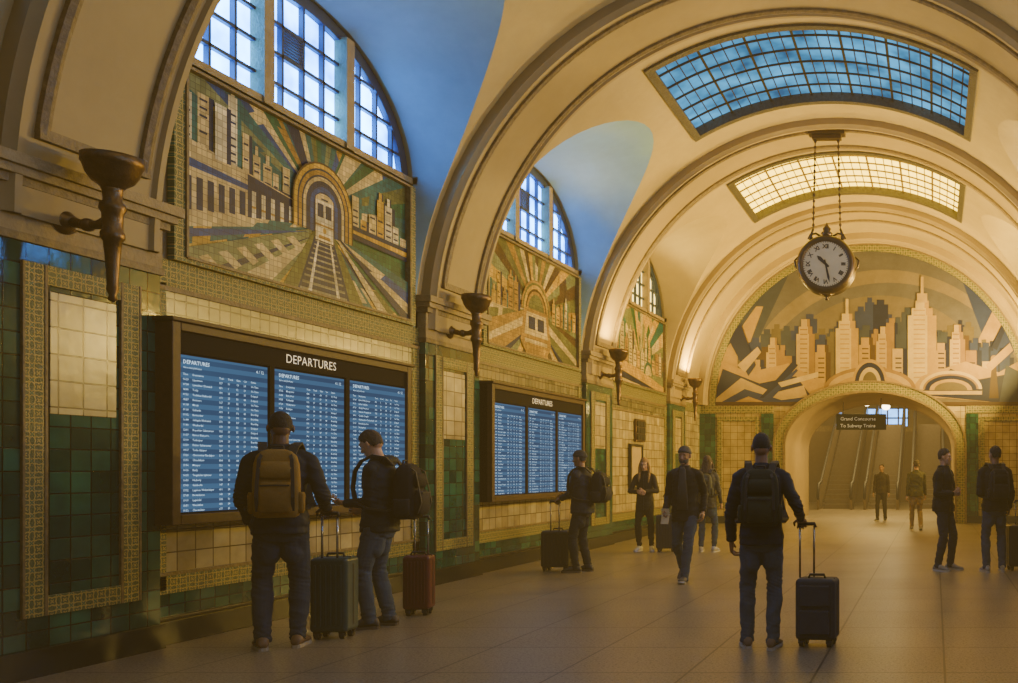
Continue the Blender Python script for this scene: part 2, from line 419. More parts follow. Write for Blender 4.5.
# ---------------------------------------------------------------- windows in lunettes
SKYB=emis('window_sky_glass',(.015,.18,.80),32,.6,1.6,(.05,.32,.95))
WARMW=emis('window_warm_glass',(1,.68,.15),6,.3,1.5)
wn=1
def lunette(c,sx,mat):
    global wn
    X=sx*(R+.10)
    root=empty(f'window_{wn}',(X,c,ZW),kind='structure'); wn+=1
    a,b=1.72,1.28
    mb=MB(); n=40
    pts=[(X+sx*.03,c+a*math.cos(pi*k/n),ZW+b*math.sin(pi*k/n)) for k in range(n+1)]
    mb.add(pts,[tuple(range(n+1))],mat); mb.obj('window_glass',root,off=root.location,recalc=False)
    mb=MB()
    rings=[]
    for k in range(n+1):
        cs,sn=math.cos(pi*k/n),math.sin(pi*k/n)
        rings.append([V((X-sx*.04,c+(a-.05)*cs,ZW+(b-.05)*sn)),V((X-sx*.04,c+(a+.12)*cs,ZW+(b+.12)*sn)),V((X+sx*.05,c+(a+.12)*cs,ZW+(b+.12)*sn)),V((X+sx*.05,c+(a-.05)*cs,ZW+(b-.05)*sn))])
    mb.loft(rings,IRON)
    mb.box(X-sx*.10,c-1.8,ZW-.06,X+sx*.05,c+1.8,ZW+.07,STONE)
    for i in range(-5,6):
        y=i*.3
        if abs(i)==2: w,d=.13,.12
        else: w,d=.03,.03
        h=b*math.sqrt(max(0,1-(y/a)**2))
        if h>.1: mb.box(X-sx*d,c+y-w/2,ZW,X+sx*.02,c+y+w/2,ZW+h,STONE if w>.1 else IRON)
    for z in (.30,.60,.90):
        w=a*math.sqrt(1-(z/b)**2)
        mb.box(X-sx*.03,c-w,ZW+z-.017,X+sx*.02,c+w,ZW+z+.017,IRON)
    for k in range(9): mb.box(X-sx*.03,c-.28,ZW+.62+k*.03,X+sx*.02,c-.02,ZW+.635+k*.03,IRON)
    rings=[]
    for k in range(n+1):
        cs,sn=math.cos(pi*k/n),math.sin(pi*k/n)
        rings.append([V((sx*R,c+1.8*cs,ZW+1.35*sn)),V((X,c+(a+.10)*cs,ZW+(b+.1)*sn))])
    mb.loft(rings,PL,cap=False,closed=False)
    mb.obj('window_frame',root,off=root.location,recalc=False)
for c in BAYS:
    for sx in (-1,1):
        if sx==1 and c<0: continue
        lunette(c,sx,WARMW if c>19 else SKYB)
SKG=emis('skylight_blue_glass',(.01,.14,.33),2.2,.6,1.3,(.04,.31,.58))
SKW=emis('skylight_warm_glass',(1,.62,.03),8,.15,1.3)
SKN=emis('skylight_neutral_glass',(.95,.80,.50),2.0,.2,1.3)
def skylight(c,mat):
    global wn
    root=empty(f'window_{wn}',(0,c,ZS+R),kind='structure'); wn+=1
    FR=GDFRAME if mat is SKW else DKFRAME
    a0=PHS; a1=pi-PHS; n=30
    def P3(r,a,y): return V((r*math.cos(a),y,ZS+r*math.sin(a)))
    mb=MB(); mb.loft([[P3(R+.12,a0+(a1-a0)*k/n,c-SH-.05),P3(R+.12,a0+(a1-a0)*k/n,c+SH+.05)] for k in range(-1,n+2)],mat,cap=False,closed=False)
    mb.obj('window_glass',root,off=root.location,recalc=False)
    mb=MB()
    nb=28
    for k in range(nb+1):
        a=a0+(a1-a0)*k/nb; da=.0017 if k%4 else .0042
        mb.loft([[P3(R+.08,a-da,y),P3(R+.08,a+da,y),P3(R+.1,a+da,y),P3(R+.1,a-da,y)] for y in (c-SH,c+SH)],FR)
    for k in range(7):
        y=c-SH+2*SH*k/6; w=.010
        mb.loft([[P3(R+.07,a0+(a1-a0)*j/n,y-w),P3(R+.07,a0+(a1-a0)*j/n,y+w),P3(R+.1,a0+(a1-a0)*j/n,y+w),P3(R+.1,a0+(a1-a0)*j/n,y-w)] for j in range(n+1)],FR)
    mb.obj('window_grille',root,off=root.location)
    mb=MB(); e=.024
    BD=M('skylight_border',(.07,.062,.045),.5,.3,.5,20,1,34)
    for y0,y1 in ((c-SH-.10,c-SH+.02),(c+SH-.02,c+SH+.10)):
        mb.loft([[P3(R-.04,a0-e+(a1-a0+2*e)*j/n,y0),P3(R-.04,a0-e+(a1-a0+2*e)*j/n,y1),P3(R+.14,a0-e+(a1-a0+2*e)*j/n,y1),P3(R+.14,a0-e+(a1-a0+2*e)*j/n,y0)] for j in range(n+1)],BD)
    for a in (a0,a1):
        mb.loft([[P3(R-.04,a-e,y),P3(R-.04,a+.004,y),P3(R+.14,a+.004,y),P3(R+.14,a-e,y)] if a==a0 else [P3(R-.04,a-.004,y),P3(R-.04,a+e,y),P3(R+.14,a+e,y),P3(R+.14,a-.004,y)] for y in (c-SH,c+SH)],BD)
    mb.obj('window_border',root,off=root.location)
for c in BAYS:
    skylight(c+SO, SKG if abs(c-14.36)<1 else (SKW if c>19 else SKN))
# ---------------------------------------------------------------- murals
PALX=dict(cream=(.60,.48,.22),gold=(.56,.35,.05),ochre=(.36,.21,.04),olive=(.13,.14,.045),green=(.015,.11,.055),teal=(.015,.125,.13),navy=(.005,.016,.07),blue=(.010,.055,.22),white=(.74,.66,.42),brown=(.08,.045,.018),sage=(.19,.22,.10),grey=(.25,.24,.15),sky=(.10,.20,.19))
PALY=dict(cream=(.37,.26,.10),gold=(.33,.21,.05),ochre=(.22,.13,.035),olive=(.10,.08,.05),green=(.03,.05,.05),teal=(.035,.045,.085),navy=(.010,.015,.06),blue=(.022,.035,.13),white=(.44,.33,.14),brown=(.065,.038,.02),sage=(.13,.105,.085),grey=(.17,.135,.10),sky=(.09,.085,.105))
def pmat(k,ax):
    nm=f'mosaic_{k}_{ax}'
    if nm in _mc: return _mc[nm]
    if ax=='x':
        c=PALX[k]; m=tile(nm,ax,mulc(c,.7),mulc(c,1.18),mulc(c,.45),.055,.055,.35,.004,.4,.3,.2)
    else:
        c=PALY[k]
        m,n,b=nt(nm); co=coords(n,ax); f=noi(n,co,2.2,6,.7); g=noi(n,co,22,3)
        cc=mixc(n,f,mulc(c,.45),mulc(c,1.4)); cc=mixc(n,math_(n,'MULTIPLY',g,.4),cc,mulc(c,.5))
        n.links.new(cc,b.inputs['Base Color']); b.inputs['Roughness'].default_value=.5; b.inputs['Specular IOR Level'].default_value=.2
    _mc[nm]=m
    return m
def clip(poly,a,b):
    out=[]
    def side(p): return (b[0]-a[0])*(p[1]-a[1])-(b[1]-a[1])*(p[0]-a[0])
    for i in range(len(poly)):
        p,q=poly[i],poly[(i+1)%len(poly)]
        sp,sq=side(p),side(q)
        if sp>=0: out.append(p)
        if sp*sq<0:
            t=sp/(sp-sq); out.append((p[0]+(q[0]-p[0])*t,p[1]+(q[1]-p[1])*t))
    return out
def arcpoly(cx,cy,r,a0=0,a1=180,n=20,ry=None):
    ry=ry or r
    return [(cx+r*math.cos(math.radians(a0+(a1-a0)*k/n)),cy+ry*math.sin(math.radians(a0+(a1-a0)*k/n))) for k in range(n+1)]
def rect(x0,y0,x1,y1): return [(x0,y0),(x1,y0),(x1,y1),(x0,y1)]
def build_mural(cols,shapes,plane,ax,label,border):
    mb=MB()
    for i,(poly,k) in enumerate(shapes):
        for col in cols:
            q=poly
            for j in range(len(col)):
                q=clip(q,col[j],col[(j+1)%len(col)])
                if len(q)<3: break
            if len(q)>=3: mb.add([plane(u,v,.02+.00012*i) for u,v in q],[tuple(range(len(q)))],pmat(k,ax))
    root=mb.obj('mural',recalc=False,label=label,category='mural')
    if border: 
        b=MB(); border(b); b.obj('mural_border',root)
    return root
def city(x0,x1,base,hmin,hmax,cols,n,seed,win='navy',shade=('navy','teal')):
    r=random.Random(seed); out=[]; x=x0
    w=(x1-x0)/n
    for i in range(n):
        ww=w*r.uniform(.8,1.35); h=r.uniform(hmin,hmax); k=r.choice(cols); sd=r.choice(shade)
        if r.random()<.6: out+=[(rect(x+ww*.2,base+h,x+ww*.6,base+h+.09),k),(rect(x+ww*.48,base+h,x+ww*.6,base+h+.09),sd)]
        out.append((rect(x,base,x+ww,base+h),k))
        out.append((rect(x+ww*.68,base,x+ww,base+h),sd))
        for j in range(int(h/.07)):
            if r.random()<.6: out.append((rect(x+ww*.1,base+.03+j*.07,x+ww*.58,base+.05+j*.07),win))
        x+=w
    return out
def rays(cx,cy,cols,n,R2=4,a0=0,a1=360,seed=0,brk=0):
    out=[]; r=random.Random(seed)
    def pt(t,R): return (cx+R*math.cos(t),cy+R*math.sin(t))
    for i in range(n):
        t0=math.radians(a0+(a1-a0)*i/n); t1=math.radians(a0+(a1-a0)*(i+1)/n)
        out.append(([(cx,cy),pt(t0,R2),pt(t1,R2)],cols[i%len(cols)]))
        for k in range(brk):
            ra=r.uniform(.35,1.6); rb=ra+r.uniform(.12,.5); m0=t0+(t1-t0)*r.choice((0,.0,.5)); 
            out.append(([pt(m0,ra),pt(m0,rb),pt(t1,rb+.06),pt(t1,ra+.06)],r.choice(cols)))
    return out
full=rect(-2,-.5,2,2.5)
m1=[(full,'green')]
m1+=rays(.12,.92,['teal','green','olive','teal','cream','green','teal','ochre','green','blue','teal','sage'],26,4,5,175,1,1)
m1+=[([(-.45,1.7),(-.25,1.7),(.06,1.0),(.02,.98)],'navy'),([(.55,1.7),(.85,1.7),(.22,1.0),(.18,1.02)],'cream'),([(-1.0,1.7),(-.80,1.7),(.0,1.0)],'cream')]
m1+=city(-1.62,-.95,.82,.42,.78,['cream','white','gold'],4,3)+city(-.95,-.32,.82,.16,.50,['cream','gold','white'],5,8)
m1+=city(.60,1.62,.80,.14,.50,['cream','gold','white','cream'],7,5)
m1+=[([(.1,.90),(-1.7,.95),(-1.7,.68),(.05,.76)],'navy'),([(-.3,.88),(-1.7,1.05),(-1.7,.95),(-.3,.84)],'cream'),([(.1,.88),(1.7,.86),(1.7,.70),(.1,.74)],'navy'),([(.3,.83),(1.7,.81),(1.7,.75),(.3,.80)],'gold')]
m1+=[([(-.9,.36),(-.22,.64),(-.22,.86),(-.9,.94)],'navy'),([(-1.7,.24),(-.9,.49),(-.9,.88),(-1.7,.97)],'cream'),([(-1.7,.80),(-.9,.79),(-.9,.84),(-1.7,.88)],'blue'),([(-1.7,.24),(-.9,.49),(-.9,.53),(-1.7,.32)],'blue')]
for i in range(6): m1.append((rect(-1.60+i*.12,.42+i*.025,-1.53+i*.12,.72+i*.008),'navy'))
for i in range(5): m1+=[(rect(-.85+i*.12,.50+i*.030,-.80+i*.12,.80),'white'),(rect(-.85+i*.12,.64,-.80+i*.12,.66),'gold')]
m1+=[(rect(-1.28,.95,-1.10,1.45),'white'),(rect(-1.15,.95,-1.10,1.45),'navy')]
ground=['cream','teal','gold','navy','cream','olive','blue','sage','navy','ochre','cream','teal','navy','gold','green','cream']
m1+=rays(.12,.72,ground,34,4,190,350,7,2)
m1+=[([(-.05,.66),(-1.9,-.02),(-1.9,-.5),(-.6,-.5)],'sage'),([(-.02,.58),(-1.3,-.2),(-.85,-.2)],'cream'),([(-.02,.60),(-1.7,-.2),(-1.5,-.2)],'navy'),([(0,.58),(-.72,-.2),(-.60,-.2)],'gold'),([(-.1,.62),(-1.9,.18),(-1.9,.09)],'blue')]
for i in range(7):
    t=.15+i*.14; m1.append(([(-.1-1.5*t,.61-.62*t),(-.1-1.5*t-.10,.61-.62*t-.04),(-.1-1.5*t+.10,.61-.62*t-.15),(-.1-1.5*t+.17,.61-.62*t-.10)],'cream'))
for r_,k in ((.46,'brown'),(.44,'gold'),(.395,'navy'),(.375,'ochre'),(.33,'navy'),(.31,'cream'),(.27,'navy'),(.21,'blue'),(.16,'navy')):
    m1.append((arcpoly(.12,.92,r_)+[(.12-r_,.64),(.12+r_,.64)],k))
m1+=[([(-.05,.64),(.29,.64),(.92,-.2),(-.62,-.2)],'olive'),([(-.01,.64),(.25,.64),(.62,-.2),(-.36,-.2)],'navy')]
for i in range(12):
    t=(i/12)**1.4; y=.60-.66*t; w=.11+.28*t
    m1.append((rect(.12-w,y,.12+w,y+.010+.02*t),'grey'))
m1+=[([(.035,.64),(.055,.64),(-.12,-.2),(-.18,-.2)],'white'),([(.185,.64),(.205,.64),(.42,-.2),(.36,-.2)],'white')]
m1+=[([(.33,.66),(.37,.66),(1.7,.02),(1.7,-.12)],'navy'),([(.33,.62),(.35,.63),(1.5,-.2),(1.25,-.2)],'cream')]
m1+=[(rect(-.025,.56,.265,1.02),'brown'),(rect(-.015,.57,.255,.99),'white'),(arcpoly(.12,.99,.135,0,180,12,.07),'cream'),(rect(.015,.81,.105,.95),'navy'),(rect(.135,.81,.225,.95),'navy'),(rect(-.015,.72,.255,.74),'ochre'),(rect(.03,.59,.21,.625),'ochre'),(arcpoly(.12,.68,.028,0,360,12),'gold'),(rect(.07,.99,.17,1.01),'navy')]
def mur_side(c,shapes,label):
    a,b=1.62,1.62
    z0=3.25
    cols=[[(-a,0),(0,0),(0,b),(-a,b)],[(0,0),(a,0),(a,b),(0,b)]]
    def bd(mb):
        for y0,y1,zz0,zz1 in ((c-1.74,c-a,3.205,4.89),(c+a,c+1.74,3.205,4.89),(c-a,c+a,3.205,z0),(c-a,c+a,z0+b,4.89)):
            mb.box(-R+.012,y0,zz0,-R+.07,y1,zz1,ORNx)
        for y0,y1,zz0,zz1 in ((c-a-.012,c-a+.012,3.25,4.87),(c+a-.012,c+a+.012,3.25,4.87),(c-a,c+a,z0-.01,z0+.015),(c-a,c+a,z0+b-.015,z0+b+.01)):
            mb.box(-R+.012,y0,zz0,-R+.085,y1,zz1,CARVE)
    build_mural(cols,shapes,lambda u,v,d: V((-R+d,c+u,z0+v)),'x',label,bd)
mur_side(BAYS[2],m1,'mosaic mural of a tram leaving an arched tunnel between city blocks')
m2=[(full,'olive')]
m2+=rays(.0,.75,['ochre','olive','brown','sage','gold','brown','cream','olive'],44,4,0,360,3,1)
m2+=city(-1.6,-.6,.62,.15,.5,['ochre','gold','cream'],6,11,win='brown')+city(.6,1.6,.62,.15,.45,['ochre','cream','gold'],6,12,win='brown')
m2+=[([(-.35,.7),(-1.8,.3),(-1.8,-.3),(-.2,.4)],'ochre'),([(.35,.7),(1.8,.3),(1.8,-.3),(.2,.4)],'olive'),([(-.4,.6),(-1.7,.1),(-1.7,0),(-.3,.5)],'cream'),([(.4,.6),(1.7,.1),(1.7,0),(.3,.5)],'cream'),([(-.3,.4),(-1.5,-.2),(-1.2,-.2)],'navy'),([(.3,.4),(1.5,-.2),(1.2,-.2)],'navy')]
for r_,k in ((.52,'ochre'),(.48,'olive'),(.44,'gold'),(.38,'brown'),(.34,'ochre'),(.29,'olive')): m2.append((arcpoly(0,.7,r_),k))
m2+=[([(-.42,.74),(.42,.74),(.55,.2),(.35,.02),(-.35,.02),(-.55,.2)],'ochre'),([(-.34,.68),(.34,.68),(.42,.32),(-.42,.32)],'cream'),(rect(-.28,.42,-.04,.62),'navy'),(rect(.04,.42,.28,.62),'navy'),(rect(-.4,.2,.4,.26),'cream'),(arcpoly(-.3,.13,.05,0,360,12),'gold'),(arcpoly(.3,.13,.05,0,360,12),'gold'),([(-.3,.02),(.3,.02),(.6,-.3),(-.6,-.3)],'brown')]
mur_side(BAYS[3],m2,'mosaic mural with a locomotive front and radiating beams')
m3=[(full,'sage')]+rays(0,.5,['gold','sage','cream','teal','gold','green'],18,4,0,180,2,1)
m3+=city(-1.5,1.5,.35,.3,.95,['cream','gold','ochre','cream'],12,21)
m3+=[([(-1.8,.5),(-.2,.38),(1.8,.1),(1.8,-.3),(-1.8,-.3)],'gold'),([(-1.8,.3),(1.8,-.05),(1.8,-.2),(-1.8,.1)],'navy'),([(-1.8,.12),(.6,0),(-.5,-.3)],'cream'),(arcpoly(.5,.3,.3),'teal'),(arcpoly(.5,.3,.22),'cream')]
mur_side(BAYS[4],m3,'mosaic mural of golden city towers and a river')
# end mural
me_=[(rect(-6,-1,6,6),'sky')]
me_+=[(arcpoly(.4,-.4,4.1,0,180,40),'grey'),(arcpoly(.5,-.6,3.95,0,180,40),'sky'),(arcpoly(.3,-.2,3.2,0,180,40),'sage')]
me_+=[([(-4.4,1.6),(-2.6,3.5),(-2.2,3.6),(-3.6,.6)],'teal'),([(4.4,1.9),(2.8,3.6),(2.4,3.7),(3.4,1.0)],'blue'),([(-4.3,1.0),(-3.1,2.7),(-2.9,2.7),(-3.6,.8)],'gold'),([(3.5,2.9),(2.7,1.3),(3.0,1.2),(3.8,2.5)],'gold')]
r=random.Random(5)
for lay,(hb,ks) in enumerate(((1.6,('teal','blue','navy','olive')),(1.1,('olive','ochre','blue','teal','brown')))):
    x=-3.6
    while x<3.6:
        w=r.uniform(.22,.42); h=1.0+hb*(1-(x/4.4)**2)*r.uniform(.65,1.15); k=r.choice(ks)
        me_+=[(rect(x,.2,x+w,h),k),(rect(x+w*.25,h,x+w*.75,h+.13),k),(rect(x+w*.7,.2,x+w,h),'navy' if lay else k)]; x+=w*.85
def tower(x,w,h,k,sh='ochre',steps=2):
    o=[]
    for q in range(steps,-1,-1):
        ww=w*(1-.27*q); hh=h-(.0 if q==steps else .20*(steps-q))
        o+=[(rect(x-ww/2,.2,x+ww/2,hh),k),(rect(x+ww*.18,.2,x+ww/2,hh),sh)]
    for j in range(int((h-.9)/.13)):
        o.append((rect(x-w*.30,.75+j*.13,x+w*.10,.785+j*.13),sh))
    return o
for a in ((-3.05,.46,1.25,'gold','navy',1),(-2.62,.40,1.85,'cream','ochre',2),(-2.2,.44,1.35,'ochre','navy',0),(-1.75,.5,2.35,'cream','ochre',2),(-1.28,.42,1.65,'gold','brown',1),(-.08,.44,1.85,'gold','brown',1),(.38,.42,2.15,'cream','ochre',2),(.82,.42,1.55,'cream','navy',0),(1.98,.42,1.7,'gold','navy',1),(2.38,.42,2.2,'cream','ochre',2),(2.82,.44,1.5,'ochre','navy',0),(3.2,.4,1.2,'cream','ochre',1)):
    me_+=tower(*a)
me_+=tower(-.62,.62,2.5,'white','gold',2)+[(rect(-.66,2.4,-.58,2.9),'white')]
me_+=tower(1.42,.78,2.85,'white','gold',2)+[(rect(1.28,2.8,1.56,3.05),'cream'),(rect(1.38,3.05,1.46,3.5),'cream')]
me_+=[([(-4.3,0),(-4.2,1.3),(-3.3,.9),(-2.2,1.15),(-1.2,.55),(-1.0,0)],'gold'),([(-4.3,0),(-4.0,1.0),(-3.0,.6),(-2.0,.8),(-1.4,0)],'navy'),([(-4.3,.1),(-3.5,.75),(-2.6,.35),(-1.8,.55),(-1.6,0),(-4.3,0)],'cream'),([(-4.2,0),(-3.4,.45),(-2.4,.15),(-1.6,.25),(-1.5,0)],'blue'),([(-3.9,0),(-3.3,.25),(-2.6,0)],'gold'),
      ([(-3.9,1.9),(-3.5,2.2),(-3.1,1.1),(-3.3,.8)],'navy'),([(-3.6,1.1),(-3.05,1.6),(-2.95,1.45),(-3.4,.9)],'cream'),([(-3.0,.2),(-2.1,1.2),(-1.95,1.1),(-2.7,.2)],'navy'),([(-2.9,.2),(-2.0,1.0),(-1.95,.95),(-2.65,.2)],'blue'),([(-2.5,.62),(-1.4,.92),(-1.4,.78),(-2.4,.5)],'white')]
me_+=[([(4.3,0),(4.2,1.3),(3.5,.9),(2.6,1.2),(1.4,.8),(1.0,.3)],'gold'),([(4.3,0),(4.0,.9),(2.9,.7),(2.2,1.0),(1.3,.3)],'navy'),(arcpoly(2.2,.45,.85,0,180,20,.5),'white'),(arcpoly(2.2,.45,.76,0,180,20,.42),'ochre'),(arcpoly(2.2,.45,.70,0,180,20,.37),'navy'),(arcpoly(2.2,.42,.58,0,180,20,.30),'gold'),(arcpoly(2.2,.42,.45,0,180,20,.22),'olive'),(rect(1.4,.30,3.05,.40),'cream'),
      ([(3.24,.2),(3.32,1.2),(3.42,1.2),(3.5,.2)],'brown'),(arcpoly(3.37,1.28,.09,0,360,12),'ochre'),([(3.15,1.1),(3.8,1.7),(3.9,1.5),(3.25,.9)],'gold'),([(3.3,1.6),(3.6,2.2),(3.7,2.1),(3.45,1.5)],'navy'),([(3.5,.0),(3.7,1.1),(4.1,.9),(4.2,0)],'teal')]
me_+=[(arcpoly(0,.45,1.25,0,180,24,.60),'ochre'),(arcpoly(0,.45,1.14,0,180,24,.51),'cream'),(arcpoly(0,.45,.95,0,180,24,.38),'gold'),(arcpoly(0,.6,.48,0,180,20,.66),'gold'),(arcpoly(0,.6,.41,0,180,20,.57),'navy'),(arcpoly(0,.6,.30,0,180,20,.44),'white'),(arcpoly(0,.6,.2,0,180,20,.32),'olive'),(rect(-4.4,0,4.4,.1),'brown')]
cols=[]
XS=[-4.2+8.4*k/84 for k in range(85)]
for a,b in zip(XS[:-1],XS[1:]):
    def lo(x): return max(0,(PZ+(PB+.3)*math.sqrt(max(0,1-(x/(PA+.3))**2))-ZS) if abs(x)<PA+.3 else 0)
    def hi(x): return math.sqrt(max(0,4.2**2-x*x))
    if max(hi(a),hi(b))-min(lo(a),lo(b))<.01: continue
    cols.append([(a,lo(a)),(b,lo(b)),(b,hi(b)+1e-4),(a,hi(a)+1e-4)])
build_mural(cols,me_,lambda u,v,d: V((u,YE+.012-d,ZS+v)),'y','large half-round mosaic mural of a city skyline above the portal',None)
# ---------------------------------------------------------------- departure boards
WOODF=M('board_bronze_frame',(.055,.03,.013),.5,0,.3,12,.15,40,.25)
HDR=M('board_header',(.010,.008,.007),.8,0,.1,6,0,60,.1)
def screen_mat():
    m=D.materials.new('screen_glow'); m.use_nodes=True; n=m.node_tree; n.nodes.clear()
    o=N(n,'ShaderNodeOutputMaterial'); e=N(n,'ShaderNodeEmission'); n.links.new(e.outputs[0],o.inputs[0])
    s=N(n,'ShaderNodeSeparateXYZ'); n.links.new(coords(n),s.inputs[0])
    f=math_(n,'GREATER_THAN',math_(n,'FRACT',math_(n,'DIVIDE',s.outputs[2],.0836)),.5)
    c=mixc(n,f,(.010,.040,.105,1),(.035,.115,.235,1))
    g=noi(n,coords(n),1.2,2)
    c=mixc(n,math_(n,'MULTIPLY',g,.4),c,(.06,.18,.35,1))
    n.links.new(c,e.inputs[0]); e.inputs[1].default_value=1.0
    return m
SCR=screen_mat(); TXT=emis('screen_text',(.58,.80,1.0),1.4,0); HTX=M('header_letters',(.75,.7,.6),.5,0,.05,emit=.5,ecol=(.85,.78,.62))
syl=['ber','lin','mon','ter','hav','en','ford','wes','ton','bur','gale','nor','wick','dal','mar','ly','ches','ham','per','ro']
rd=random.Random(3)
def word(): 
    return ''.join(rd.choice(syl) for _ in range(rd.choice((2,3,3)))).capitalize()
def board(y0,y1,label):
    z0,z1=1.0,2.66; X0=-R+.02; X1=-R+.24
    root=empty('departure_board',(X0,(y0+y1)/2,z0),label=label,category='departure board',group='departure boards')
    off=root.location.copy()
    mb=MB(); w=.085
    mb.box(X0,y0,z0,X1-.06,y1,z1,HDR)
    for a,b,c,d in ((y0,y0+w,z0,z1),(y1-w,y1,z0,z1),(y0+w,y1-w,z0,z0+w),(y0+w,y1-w,z1-.07,z1)):
        mb.box(X0,a,c,X1,b,d,WOODF)
    mb.box(X0,y0-.03,z1,X1+.03,y1+.03,z1+.035,WOODF)
    mb.obj('frame',root,off=off,bevel=.008)
    mb=MB(); mb.box(X1-.06,y0+w,2.42,X1-.03,y1-w,z1-.07,HDR); hp=mb.obj('header_panel',root,off=off)
    mb=MB(); textmb(mb,'DEPARTURES',.118,(X1-.024,(y0+y1)/2,2.475),AX_L,HTX,'CENTER',3,1.05,1,0)
    mb.obj('header_lettering',hp,off=off,recalc=False)
    gap=.085
    sw=(y1-y0-2*w-2*gap)/3
    for i in range(3):
        a=y0+w+i*(sw+gap); b=a+sw
        if i<2:
            mb=MB(); mb.box(X1-.06,b+.012,1.085,X1-.02,b+gap-.012,2.42,HDR); mb.obj('divider',root,off=off,bevel=.004)
        mb=MB(); mb.box(X1-.06,a,1.10,X1-.035,b,2.40,SCR)
        s=mb.obj('screen',root,off=off)
        X=X1-.031
        mb=MB(); textmb(mb,'DEPARTURES',.046,(X,a+.055,2.33),AX_L,TXT,'LEFT',1,1,1,.0006)
        textmb(mb,'Gates and platforms',.023,(X,a+.055,2.292),AX_L,TXT)
        textmb(mb,rd.choice(('4 / 12','4 / 13')),.040,(X,b-.05,2.33),AX_L,TXT,'RIGHT')
        mb.obj('screen_title',s,off=off,recalc=False)
        cols=[a+.055,a+.15,a+.43,a+.525,a+.62,a+.705,a+.79]
        rows=27
        data=[[h_] for h_ in ('Time','Destination','Train','Track','Gate','Car','Status')]
        for r in range(rows):
            data[0].append('%02d:%02d'%(6+r//2+rd.randint(0,1),rd.randint(0,59)))
            data[1].append(word()+(' '+word() if rd.random()<.55 else ''))
            data[2].append('%d'%rd.randint(100,999))
            data[3].append('%d'%rd.randint(1,40))
            data[4].append(rd.choice('ABCDEF')+'%d'%rd.randint(1,9))
            data[5].append('%d'%rd.randint(10,60))
            data[6].append(rd.choice(('On Time','On Time','Boarding','Delayed')))
        for k in range(7):
            mb=MB(); textmb(mb,'\n'.join(data[k]),.0245,(X,cols[k],2.235),AX_L,TXT,'LEFT',1,1.0,.0418/.0245,.0001,1.0)
            mb.obj('text_column',s,off=off,recalc=False)
board(7.27,10.6,'wide wall-mounted departures board with three blue screens, bronze frame')
board(12.52,15.85,'wall-mounted departures board further along the tiled hall')
# ---------------------------------------------------------------- sconces
def sconce(y,x_side=-1):
    sx=x_side
    xw=sx*(R-.10); xs=sx*(R-.46)
    root=empty('wall_sconce',(xw,y,3.25),label='bronze torch-shaped wall sconce with flared bowl on a bracket',category='wall lamp',group='torch sconces on the piers')
    off=root.location.copy()
    mb=MB(); mb.lathe([(.075,0),(.095,.0),(.10,.02),(.07,.04),(.05,.055),(.03,.09)],(xw,y,3.25),BRONZE,20,(V((0,1,0)),V((0,0,1)),V((-sx,0,0)))); mb.obj('wall_plate',root,True,off=off)
    mb=MB(); mb.tube([(xw-sx*.05,y,3.25),(xw-sx*.15,y,3.22),(xw-sx*.26,y,3.22),(xs,y,3.26)],[.04,.032,.032,.045],BRONZE,12)
    mb.ell((xw-sx*.18,y,3.22),(.048,.048,.048),BRONZE); mb.obj('bracket_arm',root,True,off=off)
    mb=MB(); mb.lathe([(.004,2.66),(.03,2.68),(.02,2.71),(.036,2.75),(.032,2.79),(.044,3.0),(.054,3.10),(.07,3.12),(.07,3.16),(.058,3.18),(.062,3.30),(.078,3.33),(.074,3.37),(.054,3.39),(.058,3.46),(.07,3.50)],(xs,y,0),BRONZE,20); mb.obj('torch_stem',root,True,off=off)
    mb=MB(); mb.lathe([(.055,3.47),(.08,3.50),(.12,3.53),(.150,3.58),(.168,3.64),(.178,3.655),(.178,3.71),(.16,3.715),(.145,3.70),(.09,3.62),(.03,3.60)],(xs,y,0),BRONZE,28); mb.obj('torch_bowl',root,True,off=off)
SC=[1.4,6.5,11.66,16.9,22.3]
for y in SC[1:]: sconce(y,-1)
for y in SC[2:]: sconce(y,1)
# ---------------------------------------------------------------- plaque & poster on third bay
mb=MB(); pz=2.30; py=19.4
mb.box(-R+.02,py-.3,pz-.24,-R+.06,py+.3,pz+.24,BRONZE)
for i in range(3):
    for j in range(3): mb.box(-R+.06,py-.26+i*.18,pz-.2+j*.14,-R+.085,py-.1+i*.18,pz-.08+j*.14,DKFRAME)
mb.obj('plaque',off=(-R+.02,py,pz),label='small dark bronze relief plaque on cream tiles',category='plaque',bevel=.005).location=(-R+.02,py,pz)
PAPER=M('paper',(.62,.52,.34),.8)
PAPERD=M('notice_paper',(.36,.27,.13),.8)
mb=MB(); 
for a,b,c,d in ((18.75,18.8,1.05,2.0),(19.5,19.55,1.05,2.0),(18.8,19.5,1.05,1.1),(18.8,19.5,1.95,2.0)): mb.box(-R+.02,a,c,-R+.07,b,d,DKFRAME)
mb.box(-R+.02,18.8,1.1,-R+.04,19.5,1.95,PAPERD)
o=mb.obj('framed_notice',off=(-R+.02,19.15,1.05),label='cream notice in a slim dark frame on the wall',category='notice'); o.location=(-R+.02,19.15,1.05)
